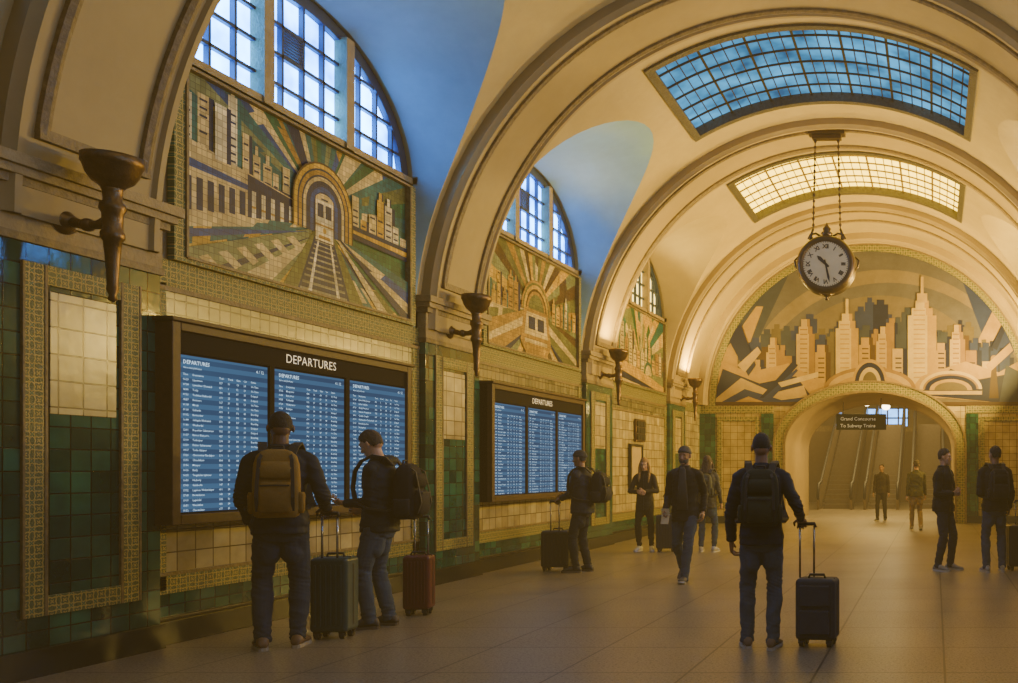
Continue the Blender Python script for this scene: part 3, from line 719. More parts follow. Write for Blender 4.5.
# ---------------------------------------------------------------- clock
def clock():
    cx,cy,cz=-.22,16.55,5.2
    root=empty('hanging_clock',(cx,cy,cz),label='round station clock with roman numerals hung from chains',category='clock'); off=V((cx,cy,cz))
    AXC=(V((1,0,0)),V((0,0,1)),V((0,-1,0)))
    DB=M('clock_bronze',(.07,.045,.025),.4,.7,.2,10)
    FACE=M('clock_face',(.48,.40,.24),.5,0,.15,4,emit=.06,ecol=(.8,.62,.32))
    BLK=M('clock_black',(.01,.01,.012),.5)
    mb=MB(); mb.lathe([(.40,.16),(.43,.19),(.47,.20),(.51,.17),(.54,.11),(.52,.05),(.53,0),(.52,-.05),(.54,-.11),(.51,-.17),(.43,-.19),(.40,-.16)],(cx,cy,cz),DB,48,AXC,True); mb.obj('clock_case',root,True,off=off)
    mb=MB(); mb.lathe([(.425,.165),(.425,.170)],(cx,cy,cz),FACE,48,AXC)
    fc=mb.obj('clock_face',root,off=off)
    for i,t in enumerate(['XII','I','II','III','IIII','V','VI','VII','VIII','IX','X','XI']):
        a=pi/2-i*pi/6; mb=MB()
        up=V((math.cos(a),0,math.sin(a))); rt=V((math.sin(a),0,-math.cos(a)))
        textmb(mb,t,.11,V((cx,cy-.174,cz))+up*.285,(rt,up,V((0,-1,0))),BLK,'CENTER',2,.85,1,.003)
        mb.obj('numeral',fc,off=off,recalc=False)
    mb=MB()
    for i in range(60):
        a=i*pi/30; up=V((math.cos(a),0,math.sin(a))); mb.bar(V((cx,cy-.173,cz))+up*.388,V((cx,cy-.173,cz))+up*.412,.012,.002,BLK,V((0,-1,0)))
    mb.obj('minute_marks',fc,off=off,recalc=False)
    for nm,h,L,w in (('hour_hand',10.45/12,.22,.035),('minute_hand',28/60,.35,.022)):
        a=pi/2-h*2*pi; up=V((math.cos(a),0,math.sin(a))); rt=V((math.sin(a),0,-math.cos(a))); c=V((cx,cy-.185,cz))
        mb=MB(); mb.add([c-up*.08+rt*w*.5,c-up*.08-rt*w*.5,c+up*L*.7-rt*w,c+up*L,c+up*L*.7+rt*w],[(0,1,2,3,4)],BLK); mb.obj(nm,root,off=off,recalc=False)
    mb=MB(); mb.lathe([(.05,.52),(.09,.55),(.11,.60),(.06,.64),(.08,.68),(.05,.72),(.02,.76),(.004,.80)],(cx,cy,cz),DB,16)
    for s in (-1,1):
        mb.tube([(cx+s*.10,cy,cz+.54),(cx+s*.2,cy,cz+.60),(cx+s*.3,cy,cz+.58),(cx+s*.34,cy,cz+.50),(cx+s*.28,cy,cz+.48),(cx+s*.27,cy,cz+.54)],.02,DB,8)
        mb.tube([(cx+s*.3,cy,cz+.44),(cx+s*.28,cy,cz+.60),(cx+s*.25,cy,cz+.68)],.022,DB,8)
        mb.tube([(cx+s*.49,cy,cz-.1),(cx+s*.57,cy,cz-.02),(cx+s*.59,cy,cz+.1),(cx+s*.53,cy,cz+.16)],.02,DB,8)
    mb.lathe([(.02,-.63),(.04,-.61),(.02,-.59),(.08,-.55),(.14,-.51)],(cx,cy,cz),DB,16)
    mb.obj('clock_crest',root,True,off=off)
    top=ZS+math.sqrt((R-.14)**2-cx*cx)-.02
    for s in (-1,1):
        mb=MB(); mb.tube([(cx+s*.25,cy,cz+.66),(cx+s*.21,cy,top-.12)],.012,DB,6)
        z=cz+.7; k=0
        while z<top-.15:
            q=V((cx+s*(.25-.04*(z-cz-.66)/(top-cz-.78)),cy,z)); 
            mb.ell(q,(.026 if k%2 else .012,.012 if k%2 else .026,.035),DB,6,4); z+=.055; k+=1
        mb.obj('chain',root,off=off)
    mb=MB(); mb.box(cx-.34,cy-.12,top-.06,cx+.34,cy+.12,top+.03,DB); mb.box(cx-.27,cy-.08,top-.14,cx+.27,cy+.08,top-.06,DB)
    mb.obj('ceiling_mount',root,off=off,bevel=.015)
clock()
# ---------------------------------------------------------------- corridor and escalators beyond portal
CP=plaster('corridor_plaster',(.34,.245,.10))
mb=MB(); YC=29.0
rings=[]
for y in (YE,YC):
    r=[V((PA,y,0))]+[V((PA*math.cos(pi*k/40),y,PZ+PB*math.sin(pi*k/40))) for k in range(41)]+[V((-PA,y,0))]
    rings.append(r)
mb.loft(rings,CP,cap=False,closed=False); o=mb.obj('wall_corridor',recalc=False,kind='structure'); sharp(o,30)
mb=MB()
HX=4.4;HZ=6.5;YF=46
xs=[PA*math.cos(pi*k/40) for k in range(40,-1,-1)]
for a,b in zip(xs[:-1],xs[1:]):
    mb.add([(a,YC,PZ+PB*math.sqrt(max(0,1-(a/PA)**2))),(b,YC,PZ+PB*math.sqrt(max(0,1-(b/PA)**2))),(b,YC,HZ),(a,YC,HZ)],[(0,1,2,3)],CP)
for s in (-1,1):
    mb.add([(s*PA,YC,0),(s*HX,YC,0),(s*HX,YC,HZ),(s*PA,YC,HZ)],[(0,1,2,3)],CP)
    mb.add([(s*HX,YC,0),(s*HX,YF,0),(s*HX,YF,HZ),(s*HX,YC,HZ)],[(0,1,2,3)],CP)
mb.add([(-HX,YC,HZ),(HX,YC,HZ),(HX,YF,HZ),(-HX,YF,HZ)],[(0,1,2,3)],CP)
mb.add([(-HX,YF,0),(HX,YF,0),(HX,YF,HZ),(-HX,YF,HZ)],[(0,1,2,3)],CP)
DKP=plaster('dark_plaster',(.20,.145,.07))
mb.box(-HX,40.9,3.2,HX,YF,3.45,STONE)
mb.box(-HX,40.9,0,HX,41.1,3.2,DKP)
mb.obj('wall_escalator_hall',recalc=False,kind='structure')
root=empty(f'window_{wn}',(-.8,YF-.05,4.1),kind='structure'); wn+=1
mb=MB(); mb.box(-1.7,YF-.06,3.6,.4,YF-.03,4.6,emis('far_window_glass',(.12,.38,.85),7,.3)); mb.obj('window_glass',root,off=root.location)
mb=MB()
for x in (-1.75,-1.2,-.65,-.1,.4): mb.box(x-.04,YF-.1,3.55,x+.04,YF-.02,4.65,IRON)
for z in (3.55,4.1,4.6): mb.box(-1.75,YF-.1,z-.04,.44,YF-.02,z+.04,IRON)
mb.obj('window_frame',root,off=root.location)
STEEL=M('brushed_steel',(.22,.19,.15),.35,.9,.1,10); RUB=M('handrail_rubber',(.02,.02,.02),.5); ESG=M('balustrade_panel',(.22,.17,.11),.3,.6,.1)
def escalator(x):
    root=empty('escalator',(x,33,0),label='steel escalator with black handrails rising to upper level',category='escalator',group='escalators beyond the portal'); off=root.location.copy()
    y0,y1,zt=33.6,40.6,3.5
    mb=MB(); ns=20
    for i in range(ns):
        ya=y0+(y1-y0)*i/ns; mb.box(x-.5,ya,0 if i==0 else zt*i/ns-.2,x+.5,ya+(y1-y0)/ns+.02,zt*(i+1)/ns,STEEL)
    mb.obj('steps',root,off=off)
    for s in (-1,1):
        xx=x+s*.6
        mb=MB()
        mb.loft([[V((xx+t,32.9,0)),V((xx+t,33.4,0)),V((xx+t,y1+.2,zt)),V((xx+t,y1+.2,zt+.9)),V((xx+t,y1-.1,zt+.95)),V((xx+t,33.6,.95)),V((xx+t,33.0,.9)),V((xx+t,32.8,.6))] for t in (-.05,.05)],ESG)
        mb.obj('balustrade',root,off=off)
        mb=MB(); mb.tube([(xx,33.1,.12),(xx,32.78,.5),(xx,32.95,.93),(xx,33.6,1.0),(xx,y1-.1,zt+1.0),(xx,y1+.25,zt+1.0)],.055,RUB,8)
        mb.obj('handrail',root,True,off=off)
escalator(-1.9); escalator(-.2); escalator(1.5)
SG=M('sign_black',(.015,.02,.015),.6,0,.1,6,0,60,.2); ST=M('sign_text',(.7,.68,.55),.5,emit=.3)
root=empty('hanging_sign',(-.3,26.2,2.62),label='dark rectangular direction sign with two lines of pale text',category='sign'); off=root.location.copy()
mb=MB(); mb.box(-1.1,26.15,2.62,.35,26.25,3.08,SG); sp=mb.obj('sign_panel',root,off=off,bevel=.01)
for t,z in (('Grand Concourse',2.89),('To Subway Trains',2.69)):
    mb=MB(); textmb(mb,t,.14,(-.98,26.145,z),AX_E,ST,'LEFT',2); mb.obj('sign_lettering',sp,off=off,recalc=False)
for x in (-.9,.2):
    mb=MB(); mb.tube([(x,26.2,3.07),(x,26.2,PZ+PB*math.sqrt(1-(x/PA)**2))],.012,SG,6)
    mb.obj('hanging_rod',root,off=off)
LAMPG=emis('lamp_glass',(1,.8,.45),14,0)
for x,y in ((-.55,30.5),(.0,32.5)):
    root=empty('pendant_lamp',(x,y,3.75),label='small glowing pendant lamp on a thin rod',category='lamp',group='pendant lamps past the portal'); off=root.location.copy()
    mb=MB(); mb.lathe([(.05,3.62),(.13,3.66),(.15,3.75),(.10,3.86),(.04,3.9)],(x,y,0),LAMPG,14); mb.obj('lamp_shade',root,True,off=off)
    mb=MB(); mb.tube([(x,y,3.9),(x,y,HZ)],.015,DKFRAME,6); mb.lathe([(.06,3.88),(.06,3.93),(.02,3.96)],(x,y,0),DKFRAME,10); mb.obj('lamp_rod',root,off=off)
# ---------------------------------------------------------------- people
def remesh(mb,vox,mat,name,it=3,wr=0,joints=()):
    me=mb.mesh('tmp'); me.materials.clear(); ob=D.objects.new('tmp',me); COL.objects.link(ob)
    r=ob.modifiers.new('r','REMESH'); r.mode='VOXEL'; r.voxel_size=vox; r.use_smooth_shade=True
    if it: s=ob.modifiers.new('s','SMOOTH'); s.factor=.5; s.iterations=it
    dg=bpy.context.evaluated_depsgraph_get(); out=D.meshes.new_from_object(ob.evaluated_get(dg))
    D.objects.remove(ob); D.meshes.remove(me)
    out.name=name; out.materials.clear(); out.materials.append(mat)
    if wr:
        seed=V((random.random()*50,random.random()*50,0))
        nn=[v.normal.copy() for v in out.vertices]
        for v,n_ in zip(out.vertices,nn):
            p=v.co
            q=V((p.x*6,p.y*6,p.z*9+p.x*3))+seed
            f=(.3-abs(noise.noise(q))*1.5)
            w=0
            for j,sz in joints: w+=math.exp(-(p-j).length_squared/(sz*sz))
            if w>.02:
                q2=V((p.x*9,p.y*9,p.z*30+p.x*8))+seed
                f+=w*(.35-abs(noise.noise(q2))*2.0)
            v.co=p+n_*f*wr
    out.polygons.foreach_set('use_smooth',[True]*len(out.polygons))
    return out
def ik(a,b,l1,l2,pole):
    a=V(a);b=V(b);d=b-a;L=d.length
    if L>(l1+l2)*.998: 
        b=a+d*((l1+l2)*.998/L); d=b-a; L=d.length
    t=(l1*l1-l2*l2+L*L)/(2*L); h=math.sqrt(max(0,l1*l1-t*t))
    dn=d.normalized(); p=V(pole); p=(p-dn*p.dot(dn)).normalized()
    return a+dn*t+p*h,b
SKIN=dict(l=(.50,.29,.19),m=(.28,.15,.09),d=(.13,.068,.042))
def cloth(nm,c,r=.8,bs=.1,sc=90): return M(nm,c,r,0,.25,9,bs,sc,.2)
def ering(c,rx,ry,n=20,e=.85):
    out=[]
    for k in range(n):
        a=2*pi*k/n; cs,sn=math.cos(a),math.sin(a)
        out.append(V(c)+V((rx*math.copysign(abs(cs)**e,cs),ry*math.copysign(abs(sn)**e,sn),0)))
    return out
def _n0(d,ac,side): return (ac*side).cross(d)
def hand(mb,w,d,n,curl,side,mat=None):
    d=d.normalized(); n=(n-d*n.dot(d)).normalized(); ac=d.cross(n)*side
    mb.loft([[w+d*t+ac*(x*wd)+n*(z*th) for x,z in ((-1,-.6),(-.6,-1),(.6,-1),(1,-.6),(1,.6),(.6,1),(-.6,1),(-1,.6))] for t,wd,th in ((-.02,.026,.02),(.015,.033,.019),(.05,.042,.017),(.088,.043,.013),(.095,.038,.009))],mat)
    for i,(o,L) in enumerate(((.033,.9),(.011,1.0),(-.011,.95),(-.033,.75))):
        p=w+d*(.088-abs(o)*.15)+ac*o*1.05; dd=(d+ac*o*2.0*(1-curl)).normalized()
        rr=.0088; nn=_n0(d,ac,side)
        for j,(sl,an) in enumerate(((.042,.25+curl*.9),(.027,.2+curl*1.1),(.021,.1+curl*.9))):
            c,s=math.cos(an),math.sin(an)
            nd=(dd*c+nn*s).normalized()
            q=p+nd*sl*L
            mb.cone(p,q,rr,rr*.92,mat,8); p=q; rr*=.92
            nn=(nn*c-dd*s).normalized(); dd=nd
    p=w+d*.025+ac*.03; t1=p+(d*.6+ac*.75+_n0(d,ac,side)*.3).normalized()*.045
    t2=t1+(d*.95+ac*(.25-.4*curl)+_n0(d,ac,side)*(.25+.5*curl)).normalized()*.03
    mb.cone(p,t1,.014,.0105,mat,8); mb.cone(t1,t2,.0105,.009,mat,8)
def person(label,loc,head_deg,h,top,bottom,shoe,skin='l',hair='short',haircol=(.03,.02,.015),feet=((-.1,0,6,0),(.1,0,-6,0)),hands=((-.25,.05,.84),(.25,.05,.84)),poles=((-.35,-1,-.2),(.35,-1,-.2)),curl=(.5,.5),lean=0.0,hyaw=0,hpitch=0,vox=.007,beard=False,female=False,coatlen=0.86,sole=(.5,.48,.42),pdrop=0,hood=False,palm=None,bulk=0,grip=None,open_=False):
    S=h/1.78
    root=empty('person',loc,math.radians(head_deg),S,label=label,category='person')
    hands=list(hands)
    if grip:
        i,g,o=grip
        MI=Matrix.LocRotScale(root.location,root.rotation_euler,root.scale).inverted()
        hands[i]=MI@V(g)+V(o)
    sk=M('skin_'+skin,SKIN[skin],.55,0,.12,20,.1,120)
    topm=cloth('fabric_%.3f_%.3f_%.3f'%top,top,.65); botm=cloth('denim_%.3f_%.3f_%.3f'%bottom,bottom,.85,.3,160)
    shm=M('shoe_%.2f_%.2f_%.2f'%shoe,shoe,.6); solem=M('sole_%.2f'%sole[0],sole,.6)
    sw=.155 if female else .178; fw=.88 if female else .97
    def ly(z): return lean*max(0,min(1,(z-.95)/.5))
    B=MB(); J=MB(); T=MB(); jj=[]; tj=[]
    pz=-pdrop
    st=[(.84,.13,.09),(.93,.150,.102),(1.02,.14,.095),(1.10,.13,.092),(1.22,.142,.104),(1.34,.158,.11),(1.42,.148,.098),(1.47,.10,.075),(1.505,.058,.056)]
    B.loft([ering((0,ly(z)-.005,z+pz),a*fw,b*fw) for z,a,b in st],None)
    js=[(coatlen,.182,.146),(coatlen+.012,.188,.150),(coatlen+.05,.184,.146),(coatlen+.07,.190,.150),(1.02,.178,.138),(1.10,.168,.128),(1.22,.174,.130),(1.34,.184,.136),(1.41,.170,.122),(1.46,.125,.100),(1.50,.082,.082),(1.515,.070,.075),(1.53,.070,.075),(1.532,.058,.063)]
    js=[q for q in js if q[0]>=coatlen]
    J.loft([ering((0,ly(z)-.012,z+pz),(a+bulk)*fw,(b+bulk)*fw) for z,a,b in js],None)
    for s in (-1,1): 
        J.cone((s*.05,lean-.012,1.465+pz),(s*(sw-.02),lean-.005,1.425+pz),.048,.056+bulk,None)
        J.ell((s*.075,lean-.06,1.32+pz),(.085,.07,.13),None,14,10)
        T.ell((s*.065,-.035,.88+pz),(.085,.085,.09),None,14,10)
        T.cone((s*.05,0,.90+pz),(s*.075,0,.70+pz),.085,.075,None)
    T.loft([ering((0,ly(z)-.008,z+pz),a*fw,b*fw) for z,a,b in ((.80,.12,.10),(.86,.158,.118),(.93,.163,.122),(1.0,.150,.110),(1.04,.14,.10))],None)
    piv=V((0,lean,1.50+pz))
    HM=Matrix.Translation(piv)@Matrix.Rotation(math.radians(hyaw),4,'Z')@Matrix.Rotation(math.radians(hpitch),4,'X')@Matrix.Translation(-V((0,0,1.50)))
    B.cone(piv-V((0,0.01,.03)),HM@V((0,-.012,1.62)),.056*fw,.052*fw,None)
    H=MB()
    H.ell((0,-.012,1.685),(.073,.092,.094),None,20,14)
    H.ell((0,-.045,1.645),(.058,.052,.055),None,16,10)
    H.loft([[V((a*math.cos(2*pi*k/16),y+b*math.sin(2*pi*k/16),z)) for k in range(16)] for z,a,b,y in ((1.548,.022,.025,.055),(1.558,.036,.04,.042),(1.585,.050,.062,.022),(1.62,.060,.075,.012),(1.66,.068,.085,.002),(1.70,.068,.085,0))],None)
    H.loft([[V((a*math.cos(2*pi*k/8),y+b*math.sin(2*pi*k/8),z)) for k in range(8)] for z,a,b,y in ((1.612,.008,.006,.088),(1.618,.015,.014,.095),(1.63,.012,.014,.098),(1.655,.008,.01,.088),(1.675,.008,.008,.080))],None)
    H.ell((0,.078,1.686),(.045,.014,.009),None,12,6)
    H.ell((0,.08,1.592),(.022,.012,.009),None,10,6)
    H.ell((0,.075,1.556),(.02,.014,.012),None,10,6)
    for s in (-1,1): 
        H.ell((s*.078,-.010,1.648),(.009,.017,.030),None,10,8,Matrix.Rotation(s*.35,3,'Z'))
        H.ell((s*.04,.058,1.63),(.018,.02,.018),None,10,6)
    H.xf(HM)
    B.add(H.v,H.f,None)
    for i,s in enumerate((-1,1)):
        fx,fy,yaw,pitch=feet[i]
        Rm=Matrix.Translation(V((fx,fy,0)))@Matrix.Rotation(math.radians(yaw),4,'Z')
        Pm=Rm@Matrix.Translation(V((0,.12,0)))@Matrix.Rotation(math.radians(-pitch),4,'X')@Matrix.Translation(V((0,-.12,0)))
        ank=Pm@V((0,0,.095))
        hip=V((s*.088,0,.92+pz)); 
        fwd=V((math.sin(-math.radians(yaw))*1,1,0))
        knee,ank2=ik(hip,ank,.425,.415,fwd)
        B.cone(hip,knee,.068*fw,.042,None); B.cone(knee,knee.lerp(ank2,.3),.042,.042,None); B.cone(knee.lerp(ank2,.3),ank2,.042,.028,None)
        B.ell(Pm@V((0,.03,.055)),(.026,.07,.025),None,10,8,Pm.to_3x3())
        th=.008 if female else .013
        T.cone(hip,knee,(.088 if female else .094)*fw,.054+th,None); 
        T.cone(knee,knee.lerp(ank2,.35),.054+th,.055+th,None,14,True,False)
        low=Pm@V((0,-.005,.05 if not female else .10))
        T.tube([knee.lerp(ank2,.33),knee.lerp(ank2,.7),low],[.055+th,(.045+th),(.046 if female else .056)],None,16)
        tj+=[(knee,.11),(low+V((0,0,.06)),.10),(hip+V((0,0,-.08)),.09)]
        Sh=MB(); rr=[]
        for t,w,tz in ((-.078,.022,.06),(-.065,.034,.09),(-.03,.040,.115),(.02,.041,.118),(.07,.045,.092),(.12,.048,.068),(.16,.044,.055),(.185,.032,.046),(.198,.014,.032)):
            rr.append([Pm@V((w*math.cos(2*pi*k/14),t,.018+(tz-.018)*(.5+.5*math.sin(2*pi*k/14)))) for k in range(14)])
        Sh.loft(rr,shm); so=Sh.obj('shoe',root,True)
        So=MB(); out=[(-.080,.015),(-.068,.030),(-.03,.038),(.03,.038),(.09,.045),(.13,.048),(.17,.042),(.192,.027),(.202,.010)]
        loop=[(w,t) for t,w in out]+[(-w,t) for t,w in reversed(out)]
        So.loft([[Pm@V((x,y,z)) for x,y in loop] for z in (0.0,.024)],solem); So.obj('shoe_sole',so)
    for i,s in enumerate((-1,1)):
        sh=V((s*sw,lean,1.405+pz)); 
        el,wr=ik(sh,hands[i],.29,.255,poles[i])
        B.cone(sh,el,.044*fw,.034*fw,None); B.cone(el,wr,.036*fw,.026,None)
        J.cone(sh,el,(.064+bulk)*fw,(.053+bulk*.7)*fw,None,16); J.cone(el,el.lerp(wr,.97),(.053+bulk*.7)*fw,(.039+bulk*.3),None,16,True,False)
        jj+=[(el,.10),(wr,.07),(sh+V((-s*.03,0,-.10)),.08)]
        d=(wr-el).normalized()
        pn=V(palm[i]) if palm and palm[i] else V((-s,0,0)).lerp(V((0,.3,0)),.1)
        if abs(pn.normalized().dot(d))>.9: pn=V((0,-.3,-1))
        n_=(pn-d*pn.dot(d)).normalized(); ac=d.cross(n_); pref=V((0,1,.6))
        hand(B,wr,d,n_,curl[i],1 if ac.dot(pref)>0 else -1)
    jj+=[(V((0,0,1.0+pz)),.14),(V((0,-.1,1.08+pz)),.10)]
    if hood: J.ell((0,lean-.085,1.49+pz),(.12,.055,.055),None,14,8)
    mkobj('body',remesh(B,vox*.85,sk,'body',1),root)
    jk=mkobj('jacket',remesh(J,max(vox*1.15,.007),topm,'jacket',2,.012,jj),root)
    mkobj('trousers',remesh(T,max(vox*1.15,.007),botm,'trousers',2,.012,tj),root)
    if not open_:
        zp=MB(); zp.ribbon([(0,ly(z)-.012+(b+bulk)*fw+.002,z+pz) for z,a,b in js if z<1.52],(1,0,0),.014,.006,M('zip_dark',(.02,.02,.022),.4,.5)); zp.obj('zip',jk)
    EY=M('eye_dark',(.02,.015,.012),.2); LP=M('lips_'+skin,mulc(SKIN[skin],.6)[:3],.5)
    for s in (-1,1): f=MB(); f.ell((s*.031,.074,1.668),(.012,.008,.006),EY,8,6); f.xf(HM).obj('eye',root,True)
    f=MB(); f.ell((0,.0905,1.594),(.022,.005,.004),LP,8,6); f.xf(HM).obj('lips',root,True)
    HC=M('hair_%.2f%.2f%.2f'%haircol,haircol,.75,0,.4,40,.9,140)
    def hairmesh(nm,th,rag,lump,top_=0,low=1.60,front=1.715,slope=1.05):
        m_=MB(); m_.ell((0,-.012,1.685+top_/2),(.073+th,.092+th,.094+th+top_/2),None,24,16); m_.ell((0,-.045,1.645),(.058+th,.052+th,.055+th*.5),None,20,12)
        me=remesh(m_,.006,HC,nm,2)
        bm=bmesh.new(); bm.from_mesh(me)
        def cut(c):
            y=c.y; line=low+max(0,y+.045)*slope
            if y>.03: line=max(line,front+abs(c.x)*-.2)
            return c.z<line+rag*noise.noise(c*50)
        bmesh.ops.delete(bm,geom=[f_ for f_ in bm.faces if cut(f_.calc_center_median())],context='FACES')
        ctr=V((0,-.012,1.67))
        for v in bm.verts:
            d_=(v.co-ctr).normalized(); v.co+=d_*lump*(noise.noise(V((v.co.x*45,v.co.y*45,v.co.z*20)))+.5*noise.noise(v.co*110))
        bm.to_mesh(me); bm.free(); me.transform(HM)
        me.polygons.foreach_set('use_smooth',[True]*len(me.polygons))
        o=mkobj(nm,me,root,True); so=o.modifiers.new('s','SOLIDIFY'); so.thickness=.005; so.offset=-1
        return o
    if hair=='short': hairmesh('hair',.005,.012,.005,.006,1.62)
    elif hair=='buzz': hairmesh('hair',.0015,.010,.0012,0,1.645,1.715,.75)
    elif hair=='beanie':
        m_=MB(); m_.loft([ering((0,y,z),a,b,28,1) for z,a,b,y in ((1.695,.079,.098,-.012),(1.699,.084,.103,-.012),(1.713,.086,.105,-.012),(1.727,.083,.102,-.013),(1.731,.079,.098,-.014),(1.752,.073,.090,-.018),(1.775,.060,.072,-.022),(1.792,.040,.048,-.026),(1.80,.015,.018,-.028))],HC)
        for i in range(len(m_.v)): m_.v[i].z+= (m_.v[i].y+.012)*.18-.012
        m_.xf(HM).obj('knit_beanie',root,True)
        hairmesh('hair',.002,.006,.001,0,1.62)
    elif hair=='long':
        hairmesh('hair',.008,.008,.004,.006,1.57,1.725)
        L=MB(); L.loft([ering((0,y,z),a,b,20,1) for z,a,b,y in ((1.36,.05,.02,-.115),(1.40,.08,.03,-.112),(1.46,.095,.04,-.10),(1.55,.094,.055,-.07),(1.64,.086,.06,-.05),(1.70,.07,.06,-.04))],HC)
        for s in (-1,1): L.tube([(s*.072,.02,1.70),(s*.086,.02,1.62),(s*.088,.03,1.54),(s*.09,.065,1.47),(s*.085,.115,1.40),(s*.08,.135,1.33)],[.018,.026,.028,.028,.024,.008],None,10)
        me=remesh(L,.008,HC,'long_hair',1)
        for v in me.vertices: v.co+=v.normal*.008*noise.noise(V((v.co.x*50,v.co.y*50,v.co.z*8)))
        me.transform(HM); mkobj('long_hair',me,root,True)
    if beard:
        m_=MB(); m_.ell((0,.022,1.60),(.060,.076,.060),None,24,16); me=remesh(m_,.006,HC,'beard',1)
        bm=bmesh.new(); bm.from_mesh(me)
        bmesh.ops.delete(bm,geom=[f_ for f_ in bm.faces if (lambda c:c.y<.0 or c.z>1.603+max(0,.055-c.y)*.8 or (abs(c.x)<.020 and 1.585<c.z<1.60))(f_.calc_center_median())],context='FACES')
        bm.to_mesh(me); bm.free(); me.transform(HM); o=mkobj('beard',me,root,True); so=o.modifiers.new('s','SOLIDIFY'); so.thickness=.006; so.offset=-1
    return root
def at(root,p): 
    return Matrix.LocRotScale(root.location,root.rotation_euler,root.scale)@V(p)
def backpack(root,col,col2,label,w=.29,d=.17,h=.47,zc=1.24,yb=-.145,straps=True):
    S=root.scale[0]
    base=V((0,yb-d/2,zc-h/2))
    r=empty('backpack',at(root,base),root.rotation_euler[2],S,label=label,category='backpack')
    m1=cloth('pack_%.3f_%.3f_%.3f'%col,col,.75,.3,120); m2=cloth('pack_%.3f_%.3f_%.3f'%col2,col2,.75,.3,120)
    bk=M('strap_black',(.015,.015,.015),.7)
    def sq(cy,z,a,b,n=24): return ering((0,cy,z),a,b,n,.55)
    mb=MB()
    mb.loft([sq(0,z*h,w/2*a,d/2*b) for z,a,b in ((0,.80,.7),(.03,.93,.9),(.12,1,1),(.5,1,1),(.78,.95,.9),(.9,.84,.72),(.97,.62,.48),(1,.35,.25))],m1)
    mb.obj('pack_body',r,True)
    mb=MB(); mb.loft([ering((0,-d/2-.005,z*h),w/2*a,.045*b,20,.55) for z,a,b in ((.07,.6,.5),(.10,.72,.9),(.3,.76,1.1),(.45,.74,1),(.52,.6,.5))],m2); mb.obj('front_pocket',r,True)
    mb=MB(); mb.loft([ering((0,-d/2+.01,z*h),w/2*a,.035*b,20,.55) for z,a,b in ((.56,.6,.5),(.60,.74,.9),(.72,.74,1),(.82,.55,.5))],m1); mb.obj('upper_pocket',r,True)
    mb=MB(); mb.ribbon([(-w*.30,-d/2-.05,h*.47),(0,-d/2-.056,h*.475),(w*.30,-d/2-.05,h*.47)],(0,0,1),.012,.006,bk); mb.obj('pocket_zip',r)
    for s in (-1,1):
        mb=MB(); mb.loft([ering((s*w/2,0,z*h),.025*b,d/2*.7*a,14,.7) for z,a,b in ((.06,.7,.6),(.1,1,1),(.33,1,1.1),(.37,.9,.8))],m2); mb.obj('side_pocket',r,True)
        mb=MB(); mb.ribbon([(s*w*.36,-d/2-.02,.1*h),(s*w*.37,-d/2-.052,.3*h),(s*w*.36,-d/2-.03,.55*h),(s*w*.33,-d/2+.0,.85*h),(s*w*.25,-.0,.99*h)],(1,0,0),.022,.006,bk); mb.obj('compression_strap',r)
        if straps:
            pts=[(s*.08,yb-.01,1.45),(s*.10,-.10,1.52),(s*.11,0,1.54),(s*.12,.09,1.49),(s*.125,.142,1.40),(s*.14,.152,1.25),(s*.165,.12,1.13),(s*.195,0,1.07),(s*.175,-.13,1.05),(s*.12,yb-.01,1.06)]
            mb=MB(); mb.ribbon([V(p)-base for p in pts],(1,0,0),.055,.016,bk); mb.obj('shoulder_strap',r)
    mb=MB(); mb.tube([(-.04,.03,h*.96),(-.035,.03,h*1.05),(.035,.03,h*1.05),(.04,.03,h*.96)],.008,bk,8); mb.obj('grab_handle',r,True)
    return r
